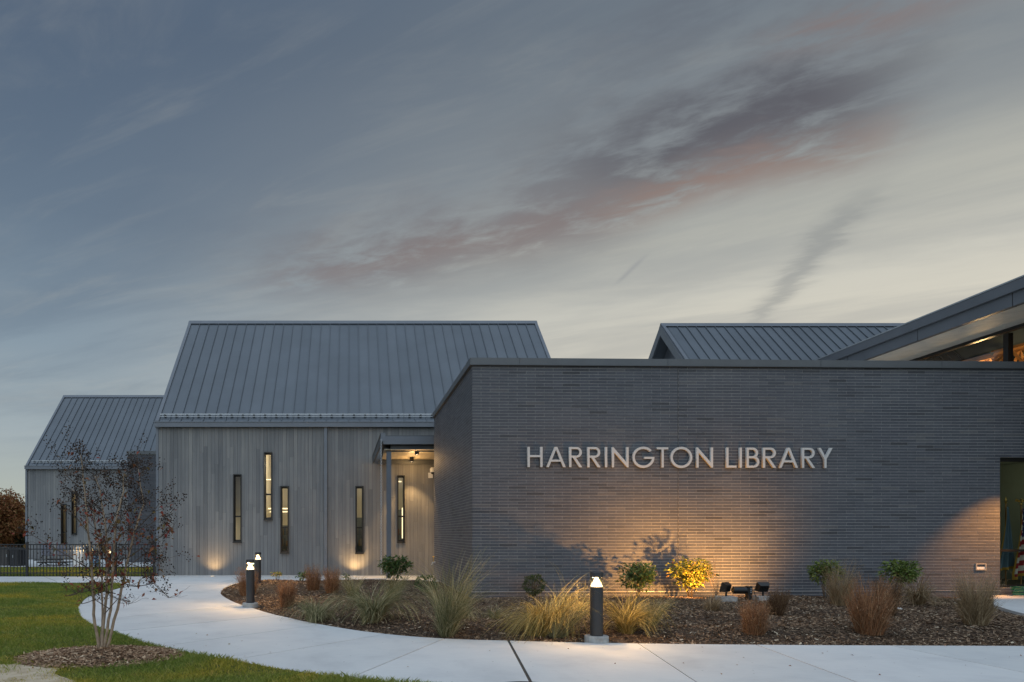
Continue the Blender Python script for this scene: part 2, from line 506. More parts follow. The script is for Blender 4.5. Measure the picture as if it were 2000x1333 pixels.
def empty(name, loc, label, cat, group=None):
    o = bpy.data.objects.new(name, None)
    o.empty_display_size = 0.2
    o.location = loc
    COL.objects.link(o)
    ANCH[o.name] = Vector(loc)
    return tag(o, label, cat, group)


def link(name, me, mat, parent=None, anchor=None):
    if mat is not None and len(me.materials) == 0:
        me.materials.append(mat)
    o = bpy.data.objects.new(name, me)
    if parent is not None:
        pa = ANCH[parent.name]
        a = Vector(anchor) if anchor is not None else pa
        o.parent = parent
        o.location = a - pa
    else:
        a = Vector(anchor) if anchor is not None else Vector((0, 0, 0))
        o.location = a
    COL.objects.link(o)
    ANCH[o.name] = a
    return o


class MB:
    def __init__(self):
        self.v = []
        self.f = []

    def poly(self, pts):
        i = len(self.v)
        self.v += [tuple(p) for p in pts]
        self.f.append(tuple(range(i, i + len(pts))))
        return self

    def box(self, a, b):
        (x0, y0, z0), (x1, y1, z1) = a, b
        x0, x1 = min(x0, x1), max(x0, x1)
        y0, y1 = min(y0, y1), max(y0, y1)
        z0, z1 = min(z0, z1), max(z0, z1)
        i = len(self.v)
        self.v += [(x0, y0, z0), (x1, y0, z0), (x1, y1, z0), (x0, y1, z0), (x0, y0, z1), (x1, y0, z1), (x1, y1, z1), (x0, y1, z1)]
        for q in ((0, 3, 2, 1), (4, 5, 6, 7), (0, 1, 5, 4), (1, 2, 6, 5), (2, 3, 7, 6), (3, 0, 4, 7)):
            self.f.append(tuple(i + k for k in q))
        return self

    def prism(self, pts, off):
        """closed outline pts swept along off"""
        off = Vector(off)
        n = len(pts)
        i = len(self.v)
        self.v += [tuple(p) for p in pts] + [tuple(Vector(p) + off) for p in pts]
        self.f.append(tuple(range(i, i + n))[::-1])
        self.f.append(tuple(range(i + n, i + 2 * n)))
        for k in range(n):
            k2 = (k + 1) % n
            self.f.append((i + k, i + k2, i + n + k2, i + n + k))
        return self

    def lathe(self, c, prof, n=20, axis='z', cap=True):
        i = len(self.v)
        for r, h in prof:
            for k in range(n):
                a = 2 * math.pi * k / n
                p = (r * math.cos(a), r * math.sin(a), h)
                if axis == 'y':
                    p = (p[0], p[2], p[1])
                elif axis == 'x':
                    p = (p[2], p[0], p[1])
                self.v.append((c[0] + p[0], c[1] + p[1], c[2] + p[2]))
        for j in range(len(prof) - 1):
            for k in range(n):
                k2 = (k + 1) % n
                self.f.append((i + j * n + k, i + j * n + k2, i + (j + 1) * n + k2, i + (j + 1) * n + k))
        if cap:
            self.f.append(tuple(i + k for k in range(n))[::-1])
            self.f.append(tuple(i + (len(prof) - 1) * n + k for k in range(n)))
        return self

    def tube(self, pts, rad, n=6):
        pts = [Vector(p) for p in pts]
        if not isinstance(rad, (list, tuple)):
            rad = [rad] * len(pts)
        i = len(self.v)
        for j, p in enumerate(pts):
            d = (pts[min(j + 1, len(pts) - 1)] - pts[max(j - 1, 0)])
            if d.length < 1e-9:
                d = Vector((0, 0, 1))
            d.normalize()
            up = Vector((0, 1, 0)) if abs(d.y) < 0.9 else Vector((1, 0, 0))
            a = d.cross(up).normalized()
            b = d.cross(a)
            for k in range(n):
                t = 2 * math.pi * k / n
                self.v.append(tuple(p + (a * math.cos(t) + b * math.sin(t)) * rad[j]))
        for j in range(len(pts) - 1):
            for k in range(n):
                k2 = (k + 1) % n
                self.f.append((i + j * n + k, i + j * n + k2, i + (j + 1) * n + k2, i + (j + 1) * n + k))
        self.f.append(tuple(i + k for k in range(n)))
        self.f.append(tuple(i + (len(pts) - 1) * n + k for k in range(n))[::-1])
        return self

    def ball(self, c, r, n=10, m=6, sq=(1, 1, 1)):
        prof = []
        i = len(self.v)
        for j in range(m + 1):
            a = math.pi * j / m
            for k in range(n):
                t = 2 * math.pi * k / n
                self.v.append((c[0] + r * sq[0] * math.sin(a) * math.cos(t), c[1] + r * sq[1] * math.sin(a) * math.sin(t), c[2] + r * sq[2] * math.cos(a)))
        for j in range(m):
            for k in range(n):
                k2 = (k + 1) % n
                self.f.append((i + j * n + k, i + (j + 1) * n + k, i + (j + 1) * n + k2, i + j * n + k2))
        return self

    def build(self, name, mat, parent=None, anchor=None, smooth=False):
        a = Vector(anchor) if anchor is not None else (ANCH[parent.name] if parent is not None else Vector((0, 0, 0)))
        me = bpy.data.meshes.new(name)
        me.from_pydata([(x - a.x, y - a.y, z - a.z) for x, y, z in self.v], [], self.f)
        bm = bmesh.new()
        bm.from_mesh(me)
        bmesh.ops.recalc_face_normals(bm, faces=bm.faces)
        bm.to_mesh(me)
        bm.free()
        if smooth:
            for p in me.polygons:
                p.use_smooth = True
        return link(name, me, mat, parent, a)


def np_mesh(name, verts, faces):
    """verts (n,3), faces (m,k) numpy arrays"""
    me = bpy.data.meshes.new(name)
    m, k = faces.shape
    me.vertices.add(len(verts))
    me.vertices.foreach_set('co', verts.astype(np.float32).ravel())
    me.loops.add(m * k)
    me.loops.foreach_set('vertex_index', faces.astype(np.int32).ravel())
    me.polygons.add(m)
    me.polygons.foreach_set('loop_start', np.arange(0, m * k, k, dtype=np.int32))
    me.update(calc_edges=True)
    me.validate()
    me.shade_flat()
    return me


def copy_tree(o, parent=None, delta=None):
    c = o.copy()
    COL.objects.link(c)
    ANCH[c.name] = ANCH[o.name].copy()
    if parent is not None:
        c.parent = parent
    for ch in list(o.children):
        copy_tree(ch, c)
    return c


def lamp(name, kind, loc, energy, color, parent=None, **kw):
    d = bpy.data.lights.new(name, kind)
    d.energy = energy
    d.color = color
    for k, v in kw.items():
        setattr(d, k, v)
    o = bpy.data.objects.new(name, d)
    if parent is not None:
        o.parent = parent
        o.location = Vector(loc) - ANCH[parent.name]
    else:
        o.location = loc
    COL.objects.link(o)
    ANCH[o.name] = Vector(loc)
    return o


def aim(o, src, dst):
    d = Vector(dst) - Vector(src)
    o.rotation_euler = d.to_track_quat('-Z', 'Y').to_euler()


WARM = (1.0, 0.60, 0.24)


# ------------------------------------------------------------------ plan outlines
def smooth_line(pts, n=6):
    """Catmull-Rom through the points"""
    P = [Vector(p).to_2d() if len(p) == 3 else Vector(p) for p in pts]
    out = []
    for i in range(len(P) - 1):
        p0, p1, p2, p3 = P[max(i - 1, 0)], P[i], P[i + 1], P[min(i + 2, len(P) - 1)]
        for k in range(n):
            t = k / n
            out.append(0.5 * ((2 * p1) + (-p0 + p2) * t + (2 * p0 - 5 * p1 + 4 * p2 - p3) * t * t + (-p0 + 3 * p1 - 3 * p2 + p3) * t ** 3))
    out.append(P[-1])
    return [(p.x, p.y) for p in out]


def inside(x, y, poly):
    p = np.array(poly)
    r = np.zeros(x.shape, bool)
    j = len(p) - 1
    for i in range(len(p)):
        xi, yi = p[i]
        xj, yj = p[j]
        c = ((yi > y) != (yj > y)) & (x < (xj - xi) * (y - yi) / (yj - yi + 1e-12) + xi)
        r ^= c
        j = i
    return r


def edge_dist(x, y, poly):
    p = np.array(poly)
    d = np.full(x.shape, 1e9)
    for i in range(len(p)):
        a, b = p[i - 1], p[i]
        ab = b - a
        t = np.clip(((x - a[0]) * ab[0] + (y - a[1]) * ab[1]) / (ab @ ab + 1e-12), 0, 1)
        d = np.minimum(d, np.hypot(x - a[0] - t * ab[0], y - a[1] - t * ab[1]))
    return d


WOOD_Y = 24.6
SIDE_END = 22.25                          # where the brick side wall stops
BX, BY = 2.70, 15.24                      # near left corner of the brick wing
TH = math.radians(1.6)                    # its front runs off a little to the right
CT, ST = math.cos(TH), math.sin(TH)


def W(u, d, z):
    """point on the brick front: u along it, d out towards the lawn"""
    return (BX + u * CT + d * ST, BY + u * ST - d * CT, z)


# joints across the path: (bed side, lawn side)
RS = [[G(437, 1149), G(431, 1160), G(450, 1173), G(472, 1182)],
      [G(472, 1182), G(490, 1187), G(515, 1195), G(541, 1202)],
      [G(541, 1202), G(560, 1206), G(590, 1213), G(627, 1220)],
      [G(627, 1220), G(650, 1224), G(700, 1232), G(754, 1238.5)],
      [G(754, 1238.5), G(800, 1243), G(868, 1247.5)],
      [G(868, 1247.5), G(930, 1250), G(993, 1251.5)],
      [G(993, 1251.5), G(1120, 1255), G(1246, 1257)],
      [G(1246, 1257), G(1360, 1258.5), G(1477, 1259.5)],
      [G(1477, 1259.5), G(1600, 1260.5), G(1739, 1261)],
      [G(1739, 1261), G(1850, 1261.5), G(2010, 1262)],
      [G(2010, 1262), (12.0, 8.75), (14.0, 8.75)]]
LS = [[G(158, 1180), G(153, 1187), G(157, 1202), G(168, 1213)],
      [G(168, 1213), G(178, 1219), G(198, 1226.5), G(222, 1234)],
      [G(222, 1234), G(264, 1250), G(310, 1263)],
      [G(310, 1263), G(345, 1271), G(400, 1281), G(452, 1289.5)],
      [G(452, 1289.5), G(528, 1304), G(600, 1315), G(682, 1325)],
      [G(682, 1325), G(760, 1333), (1.05, 6.45), (1.70, 6.30)],
      [(1.70, 6.30), (2.5, 6.20), (3.28, 6.17)],
      [(3.28, 6.17), (4.1, 6.15), (4.85, 6.15)],
      [(4.85, 6.15), (5.8, 6.15), (7.03, 6.15)],
      [(7.03, 6.15), (7.9, 6.15), (8.8, 6.15)],
      [(8.8, 6.15), (12.0, 6.15), (14.0, 6.15)]]
RL = [RS[0][0]]
for seg in RS:
    RL += smooth_line(seg, 5)[1:]
LL = [LS[0][0]]
for seg in LS:
    LL += smooth_line(seg, 5)[1:]
# the rounded lawn tip where path and walk meet
TIP = [G(160, 1139.2), (PX(205, 19.9), 19.9), G(232, 1140.5), G(243, 1143.5), G(238, 1147.5), G(222, 1152.5), G(195, 1159), G(170, 1168), G(158, 1180)]
TIPS = smooth_line(TIP, 5)
BACK_Y = 19.93                            # far edge of the lawn
BEDB_Y = 20.75                            # far edge of the planting bed
BEDTIP = smooth_line([(2.0, BEDB_Y), (-1.2, BEDB_Y), (PX(520, 20.7), 20.65), G(480, 1136.5), G(455, 1141.5), G(437, 1149)], 5)

LAWN = [(-22.0, BACK_Y)] + TIPS + LL[1:] + [(14.0, 5.0), (-22.0, 5.0)]
BED = [(BX - 0.02, BEDB_Y)] + BEDTIP + RL[1:] + [(14.0, 13.05), (PX(2010, 11.7), 11.7), G(1975, 1198), G(1941, 1187), (PX(1937, 14.1), 14.1), (PX(1936, 15.5), 15.5), W(6.0, -0.15, 0)[:2], (BX + 0.02, BY - 0.02)]
BED = [(p[0], p[1]) for p in BED]

# ------------------------------------------------------------------ the setting
g = MB()
g.poly([(-900, -60, -0.14), (900, -60, -0.14), (900, 1500, -0.14), (-900, 1500, -0.14)])
tag(g.build('ground', M['field']), kind='structure')

lw = MB()
lw.poly([(x, y, 0.004) for x, y in LAWN])
lawn = tag(lw.build('lawn', M['turf']), kind='structure')
lb = MB()
lb.poly([(-22, 24.25, -0.085), (-7.1, 24.25, -0.085), (-7.1, 29.6, -0.05), (-22, 29.6, -0.05)])
tag(lb.build('back_lawn', M['turf']), kind='structure')
pt = MB()
pt.poly([(-22, 29.6, 0.0), (-7.1, 29.6, 0.0), (-7.1, 37.8, 0.0), (-22, 37.8, 0.0)])
tag(pt.build('patio', M['concrete']), kind='structure')

# path: concrete slabs on a bed, falling slightly towards the far walls
def fall(y):
    return -0.09 * min(max((y - 20.8) / 3.7, 0.0), 1.2)


pb = MB()
pb.poly([(x, y, -0.03 + fall(y)) for x, y in ([(-22, 24.2), (-7, 24.2), (-7, 24.5), (2.6, 24.5), (2.6, BEDB_Y - 0.3)] + BEDTIP[1:] + RL[1:] + [(14.0, 6.15)] + LL[::-1] + TIPS[::-1] + [(-22.0, BACK_Y)])])
path = tag(pb.build('path', M['concrete_dark']), kind='structure')


def inset_joint(a, b, w):
    """shift both ends of a joint sideways"""
    d = (Vector(b) - Vector(a)).normalized()
    nrm = Vector((-d.y, d.x)) * w
    return (a[0] + nrm.x, a[1] + nrm.y), (b[0] + nrm.x, b[1] + nrm.y)


def slab(poly, top=0.0):
    m = MB()
    m.prism([(x, y, -0.2) for x, y in poly], (0, 0, 0.2 + top))
    m.v = [(x, y, z + fall(y)) for x, y, z in m.v]
    return m.build('slab', M['concrete'], path)


GAP = [0.006, 0.008, 0.012, 0.008, 0.008, 0.008, 0.017, 0.008, 0.009, 0.007, 0.006, 0.005]
for k in range(len(RS)):
    r = smooth_line(RS[k], 5)
    l = smooth_line(LS[k], 5)
    r0, l0 = inset_joint(r[0], l[0], -GAP[k])
    r1, l1 = inset_joint(r[-1], l[-1], GAP[k + 1])
    # keep the shift pointing into the slab
    mid = Vector(((r[0][0] + l[-1][0] + r[-1][0] + l[0][0]) / 4, (r[0][1] + l[-1][1] + r[-1][1] + l[0][1]) / 4))
    if (Vector(r0) - mid).length > (Vector(r[0]) - mid).length:
        r0, l0 = inset_joint(r[0], l[0], GAP[k])
    if (Vector(r1) - mid).length > (Vector(r[-1]) - mid).length:
        r1, l1 = inset_joint(r[-1], l[-1], -GAP[k + 1])
    slab([r0] + r[1:-1] + [r1, l1] + l[1:-1][::-1] + [l0])
# dark filler in the wide expansion joint
jf = MB()
a, b = RS[6][0], LS[6][0]
d = (Vector(b) - Vector(a)).normalized()
nn = Vector((-d.y, d.x)) * 0.014
jf.prism([(a[0] + nn.x, a[1] + nn.y, -0.05), (a[0] - nn.x, a[1] - nn.y, -0.05), (b[0] - nn.x, b[1] - nn.y, -0.05), (b[0] + nn.x, b[1] + nn.y, -0.05)], (0, 0, 0.044))
jf.build('expansion_joint', M['joint'], path)
# junction slab between the two curves and the walk along the wall
slab([(-3.9, BACK_Y + 0.0)] + [p for p in BEDTIP if p[1] < BACK_Y and p[0] < 0] + [RL[0], LS[0][0]] + TIPS[::-1][1:26] + [(-6.6, BACK_Y)])
edges = [-22, -20.2, -18.4, -16.6, -14.8, -13.0, -11.2, -9.4, -7.6, -5.7, -3.9, -2.1, -0.3, 1.3, 2.66]
slab([(2.67, SIDE_END + .01), (4.6, SIDE_END + .01), (4.6, WOOD_Y - .04), (2.67, WOOD_Y - .04)])
for x0, x1 in zip(edges[:-1], edges[1:]):
    y0 = BACK_Y + 0.003 if x1 < -3.8 else BEDB_Y + 0.01
    y1 = 24.2 if x1 < -7 else WOOD_Y - .04
    if x0 == -3.9:
        slab([(x0 + .004, BACK_Y + .003), (-3.55, BACK_Y + .02)] + [p for p in BEDTIP[::-1] if p[1] > BACK_Y + .02 and p[0] < x1 and p[0] > -3.6] + [(x1 - .004, BEDB_Y), (x1 - .004, y1), (x0 + .004, y1)])
    else:
        slab([(x0 + .004, y0), (x1 - .004, y0), (x1 - .004, y1), (x0 + .004, y1)])

# entry pavement at the right
ep = MB()
ep.prism([(x, y, -0.1) for x, y in [(PX(1939, 15.45), 15.45), (PX(1939, 14.1), 14.1), G(1941, 1187), G(1975, 1198), (PX(2010, 11.7), 11.7), (14.0, 13.05)[::1], (19.0, 11.5), (19.0, 15.6)]], (0, 0, 0.15))
tag(ep.build('entry_pavement', M['concrete']), kind='structure')

# planting bed with a low mound


def bed_h(x, y):
    d = edge_dist(x, y, BED)
    ins = inside(x, y, BED)
    t = np.clip(d / 1.1, 0, 1)
    h = -0.02 + 0.11 * t * t * (3 - 2 * t)
    h = h + 0.018 * np.sin(x * 2.3 + 1.3 * np.sin(y * 1.7)) * t + 0.012 * np.sin(y * 4.1 + x * 1.1) * t
    return np.where(ins, h, -0.025), ins


gx, gy = np.meshgrid(np.arange(-4.4, 14.2, 0.1), np.arange(8.5, 21.0, 0.1), indexing='ij')
hz, gi = bed_h(gx, gy)
near = gi.copy()
for sx in (-1, 0, 1):
    for sy in (-1, 0, 1):
        near |= np.roll(np.roll(gi, sx, 0), sy, 1)
idx = -np.ones(gx.shape, int)
idx[near] = np.arange(near.sum())
bv = np.stack([gx[near], gy[near], hz[near]], 1)
ok = near[:-1, :-1] & near[1:, :-1] & near[1:, 1:] & near[:-1, 1:]
bf = np.stack([idx[:-1, :-1][ok], idx[1:, :-1][ok], idx[1:, 1:][ok], idx[:-1, 1:][ok]], 1)
bed = tag(link('planting_bed', np_mesh('planting_bed', bv, bf), M['mulch']), kind='structure')
bed.data.shade_smooth()


def zbed(x, y):
    return float(bed_h(np.array([x]), np.array([y]))[0][0])


def chips(n, sampler, zf, name, lo=0.025, hi=0.09, w=0.010):
    x, y = sampler(n)
    z = zf(x, y) + RNG.uniform(0.0, 0.022, len(x))
    a = RNG.uniform(0, math.pi, len(x))
    L = RNG.uniform(lo, hi, len(x)) * 0.5
    ww = RNG.uniform(0.35, 1.2, len(x)) * w
    tilt = RNG.normal(0, 0.25, len(x))
    roll = RNG.normal(0, 0.5, len(x))
    ex, ey, ez = np.cos(a) * L, np.sin(a) * L, tilt * L
    fx, fy, fz = -np.sin(a) * ww, np.cos(a) * ww, roll * ww
    c = np.stack([x, y, z], 1)
    e = np.stack([ex, ey, ez], 1)
    f = np.stack([fx, fy, fz], 1)
    v = np.stack([c - e - f, c + e - f, c + e + f, c - e + f], 1).reshape(-1, 3)
    fa = np.arange(len(x) * 4).reshape(-1, 4)
    o = link(name, np_mesh(name, v, fa), M['chips'])
    return tag(o, kind='stuff')


M['chips_tan'] = islands('bark_chips', [(0, (0.18, 0.105, 0.062)), (0.5, (0.36, 0.22, 0.135)), (0.9, (0.56, 0.38, 0.24)), (1, (0.8, 0.64, 0.45))], 0.9)


def bed_sample(n):
    out_x, out_y = [], []
    got = 0
    while got < n:
        y = 8.6 + (21 - 8.6) * RNG.uniform(0, 1, 60000) ** 1.5
        x = RNG.uniform(-4.4, 14.0, 60000)
        k = inside(x, y, BED)
        out_x.append(x[k])
        out_y.append(y[k])
        got += k.sum()
    return np.concatenate(out_x)[:n], np.concatenate(out_y)[:n]


mulch = chips(150000, bed_sample, lambda x, y: bed_h(x, y)[0], 'mulch', 0.012, 0.06, 0.006)
tag(mulch, 'brown shredded bark mulch covering the planting bed', 'mulch')

# mulch ring and bare soil at the young tree
TX, TY = G(201, 1283)


def ring_h(x, y):
    r = np.hypot((x - TX) / 0.85, (y - TY + 0.06) / 0.62)
    return 0.012 + 0.085 * np.clip(1 - r, 0, 1) ** 0.8


rx, ry = np.meshgrid(np.linspace(-1.0, 1.0, 34), np.linspace(-0.8, 0.8, 30), indexing='ij')
rr = np.hypot(rx / 0.9, ry / 0.66) + 0.06 * np.sin(7 * np.arctan2(ry, rx))
RZ = np.where(rr < 1, ring_h(TX + rx, TY + ry - 0.06) + 0.003, -0.03)
ri = np.arange(rx.size).reshape(rx.shape)
ringm = np_mesh('mulch_ring', np.stack([TX + rx.ravel(), TY - 0.06 + ry.ravel(), RZ.ravel()], 1),
                np.stack([ri[:-1, :-1].ravel(), ri[1:, :-1].ravel(), ri[1:, 1:].ravel(), ri[:-1, 1:].ravel()], 1))
tag(link('mulch_ring', ringm, M['mulch']), kind='structure')


def ring_sample(n):
    r = np.sqrt(RNG.uniform(0, 1.25, n))
    a = RNG.uniform(0, 2 * math.pi, n)
    return TX + 0.85 * r * np.cos(a), TY - 0.06 + 0.62 * r * np.sin(a)


rm = chips(9000, ring_sample, ring_h, 'bark_mulch', 0.015, 0.08, 0.006)
rm.data.materials[0] = M['chips_tan']
tag(rm, 'loose brown bark mulch heaped round the young tree', 'mulch')

SOIL = smooth_line([G(-60, 1290), G(20, 1300), G(70, 1284), G(118, 1287), G(126, 1300), G(108, 1318), G(150, 1336), G(60, 1345), G(-40, 1340), G(-60, 1290)], 5)
so = MB()
so.poly([(x, y, 0.011) for x, y in SOIL])
tag(so.build('bare_soil', M['sand']), kind='structure')


def thin(x, y):
    """chance that a grass blade grows here"""
    r = np.hypot((x - TX) / 0.85, (y - TY + 0.06) / 0.62)
    p = np.clip((r - 0.70 + .16 * np.sin(x * 7.3 + 2 * np.sin(y * 5.1))) * 2.2, 0, 1)
    ins = inside(x, y, SOIL)
    d = edge_dist(x, y, SOIL)
    return np.where(ins, np.clip(0.55 * np.exp(-d * 9) + 0.35 * np.clip(np.sin(x * 9.1) * np.sin(y * 8.3 + x * 3), 0, 1) ** 2, 0.015, 1) * p, p)


def grass_field(n, sampler, name, h0, h1, w, mat):
    x, y, sc = sampler(n)
    n = len(x)
    h = RNG.uniform(h0, h1, n) * sc
    a = RNG.uniform(0, 2 * math.pi, n)
    b = RNG.uniform(0, 2 * math.pi, n)
    lean = RNG.uniform(0.3, 1.3, n) * h
    ww = w * RNG.uniform(0.7, 1.3, n) * (0.7 + 0.05 * y)
    base = np.stack([x, y, np.full(n, 0.002)], 1)
    side = np.stack([np.cos(b) * ww, np.sin(b) * ww, np.zeros(n)], 1)
    mid = base + np.stack([np.cos(a) * lean * .35, np.sin(a) * lean * .35, h * .6], 1)
    tip = base + np.stack([np.cos(a) * lean, np.sin(a) * lean, h], 1)
    v = np.stack([base - side, base + side, mid + side * .75, tip, mid - side * .75], 1).reshape(-1, 3)
    f = np.arange(n * 5).reshape(-1, 5)
    o = link(name, np_mesh(name, v, f), mat)
    return tag(o, kind='stuff')


def lawn_sample(n):
    X, Y = [], []
    got = 0
    while got < n:
        y = 6.0 + (BACK_Y - 6.0) * RNG.uniform(0, 1, 90000) ** 1.7
        x = RNG.uniform(-14.5, 1.8, 90000)
        k = inside(x, y, LAWN) & (x > -0.60 * y - 2.2) & (RNG.uniform(0, 1, 90000) < thin(x, y))
        X.append(x[k])
        Y.append(y[k])
        got += k.sum()
    X, Y = np.concatenate(X)[:n], np.concatenate(Y)[:n]
    k = 0.75 + 0.35 * np.sin(X * 1.9 + 2 * np.sin(Y * 1.3)) * np.sin(Y * 2.1 + X)
    return X, Y, k


gf = grass_field(190000, lawn_sample, 'grass', 0.03, 0.072, 0.0026, M['lawn'])
tag(gf, 'short green lawn grass beside the curving path', 'grass')


def back_sample(n):
    return RNG.uniform(-15.5, -7.15, n), RNG.uniform(24.3, 29.5, n), np.ones(n)


gb = grass_field(22000, back_sample, 'back_grass', 0.04, 0.09, 0.004, M['lawn'])
gb.location.z -= 0.07
tag(gb, 'strip of green grass behind the black fence', 'grass')


# ------------------------------------------------------------------ brick wing
CO, NC = 0.0677, 77
WALLH = CO * NC
COPE = 5.36
BL, BGAP, BV = 0.4064, 0.0095, 0.007
UE = 15.6                                 # end of the front
WIN_U0, WIN_U1, WIN_Z0, WIN_Z1 = 12.11, 14.6, 0.205, CO * 47
JU = 4.66                                 # control joint
HX1W = 8.0
wing = empty('brick_wing', (BX, BY, 0), 'low dark grey brick building wing with parapet carrying the library sign', 'building')


def brick_box(L):
    m = MB()
    m.box((0, 0, 0), (L, 0.05, CO - BGAP))
    me = bpy.data.meshes.new('brick')
    me.from_pydata(m.v, [], [f for k, f in enumerate(m.f) if k != 4])
    return me


# mortar backing of the front
fm = MB()


def wall_rect(m, u0, u1, z0, z1):
    m.prism([W(u0, -0.0025, z0), W(u1, -0.0025, z0), W(u1, -0.30, z0), W(u0, -0.30, z0)], (0, 0, z1 - z0))


wall_rect(fm, 0.012, WIN_U0, -0.1, WALLH)
wall_rect(fm, WIN_U0, WIN_U1, -0.1, WIN_Z0)
wall_rect(fm, WIN_U0, WIN_U1, WIN_Z1, WALLH)
wall_rect(fm, WIN_U1, UE, -0.1, WALLH)
facade = fm.build('facade', M['mortar'], wing)
sm = MB()
sm.box((BX + 0.0025, BY + 0.31, -0.1), (BX + 0.3, SIDE_END, WALLH))
sm.box((BX + 0.301, SIDE_END - 0.3, -0.1), (HX1W, SIDE_END, WALLH))
sm.box((BX + 0.0025, BY + 0.014, -0.1), (BX + 0.3, BY + 0.309, WALLH))
side_wall = sm.build('side_wall', M['mortar'], wing)

full = brick_box(BL - BV)
full.materials.append(M['brick_one'])
rest = []
spots = []
for r in range(NC):
    z = r * CO + BGAP * 0.5
    off = (r % 2) * BL / 2
    u = -off
    while u < UE:
        a0, a1 = u, u + BL - BV
        u += BL
        segs = [(max(a0, 0.0), min(a1, UE))]
        if a0 < JU < a1:
            segs = [(a0, JU - 0.008), (JU + 0.008, a1)]
        out = []
        zc_ = z + CO / 2
        for s0, s1 in segs:
            if WIN_Z0 - 0.03 < zc_ < WIN_Z1:
                if s0 < WIN_U0 < s1:
                    out.append((s0, WIN_U0))
                    continue
                if s0 < WIN_U1 < s1:
                    out.append((WIN_U1, s1))
                    continue
                if s0 >= WIN_U0 and s1 <= WIN_U1:
                    continue
            out.append((s0, s1))
        for s0, s1 in out:
            if s1 - s0 < 0.02:
                continue
            isfull = abs((s1 - s0) - (BL - BV)) < 1e-4
            if isfull and 1.6 < s0 < 9.0 and 13 <= r < 30:
                spots.append((s0, z))
            else:
                rest.append((s0, s1, z))
spots.sort(key=lambda q: (q[0] - 5.0) ** 2 + 6 * (q[1] - 1.35) ** 2)
for s0, z in spots[300:]:
    rest.append((s0, s0 + BL - BV, z))
for s0, z in spots[:300]:
    o = link('brick', full, None, facade, W(s0, random.uniform(-0.0005, 0.002), z))
    o.rotation_euler = (0, random.uniform(-0.002, 0.002), TH)


def bricks_mesh(rects, place, name, parent):
    rects = list(rects)
    random.shuffle(rects)
    V, Fc = [], []
    for s0, s1, z in rects:
        pr = random.uniform(-0.0005, 0.002)
        i = len(V)
        for zz in (z, z + CO - BGAP):
            V += [place(s0, pr, zz), place(s1, pr, zz), place(s1, -0.05, zz), place(s0, -0.05, zz)]
        for q in ((0, 3, 2, 1), (4, 5, 6, 7), (0, 1, 5, 4), (1, 2, 6, 5), (3, 0, 4, 7)):
            Fc.append([i + k for k in q])
    v = np.array(V) - np.array(ANCH[parent.name])
    o = link(name, np_mesh(name, v, np.array(Fc)), M['brick'], parent)
    o['kind'] = 'stuff'
    return o


bricks_mesh(rest, W, 'brickwork', facade)
sr = []
SL = SIDE_END - BY
for r in range(NC):
    z = r * CO + BGAP * 0.5
    u = -((r + 1) % 2) * BL / 2
    while u < SL:
        a0, a1 = max(u, 0.055), min(u + BL - BV, SL)
        u += BL
        if a1 - a0 > 0.02:
            sr.append((a0, a1, z))
bricks_mesh(sr, lambda u, d, z: (BX - d, BY + u, z), 'brickwork', side_wall)

cp = MB()
cp.prism([W(-0.05, 0.05, WALLH - 0.015), W(UE, 0.05, WALLH - 0.015), W(UE, -0.42, WALLH - 0.015), W(-0.05 + 0.0, -0.42, WALLH - 0.015)], (0, 0, COPE - WALLH + 0.015))
cp.build('coping', M['coping'], wing)
cs = MB()
cs.box((BX - 0.05, BY + 0.40, WALLH - 0.014), (BX + 0.40, SIDE_END + .05, COPE - 0.001))
cs.build('coping', M['coping'], wing)
lip = MB()
lip.prism([W(-0.06, 0.062, WALLH - 0.018), W(UE, 0.062, WALLH - 0.018), W(UE, 0.052, WALLH - 0.018), W(-0.06, 0.052, WALLH - 0.018)], (0, 0, 0.018))
lip.box((BX - 0.062, BY - 0.05, WALLH - 0.018), (BX - 0.052, SIDE_END + .05, WALLH))
lip.build('drip_edge', M['trim_dark'], wing)
for u in (1.05, 4.4, 7.9, 10.7):
    s = MB()
    s.prism([W(u, 0.056, WALLH + 0.002), W(u + 0.012, 0.056, WALLH + 0.002), W(u + 0.012, -0.43, WALLH + 0.002), W(u, -0.43, WALLH + 0.002)], (0, 0, COPE - WALLH + 0.002))
    s.build('coping_seam', M['trim_dark'], wing)
fl = MB()
fl.prism([W(-0.012, 0.014, 0.138), W(WIN_U0, 0.014, 0.138), W(WIN_U0, -0.02, 0.138), W(-0.012, -0.02, 0.138)], (0, 0, 0.010))
fl.build('flashing', M['flash'], wing)
cj = MB()
cj.prism([W(JU - 0.0079, -0.002, 0.15), W(JU + 0.0079, -0.002, 0.15), W(JU + 0.0079, -0.03, 0.15), W(JU - 0.0079, -0.03, 0.15)], (0, 0, WALLH - 0.16))
cj.build('control_joint', M['joint'], wing)
fr = MB()
fr.box((BX + 0.30, BY + 0.75, 4.4), (BX + 0.9 + UE - 1.6, SIDE_END - .31, 4.6))
fr.box((HX1W + .1, SIDE_END - .3, 4.4), (BX + 0.9 + UE - 1.6, WOOD_Y + 5, 4.6))
fr.build('flat_roof', M['membrane'], wing)
# lobby window
lob = MB()


def wbar(m, u0, u1, z0, z1, d0=-0.06, d1=-0.16):
    m.prism([W(u0, d0, z0), W(u1, d0, z0), W(u1, d1, z0), W(u0, d1, z0)], (0, 0, z1 - z0))


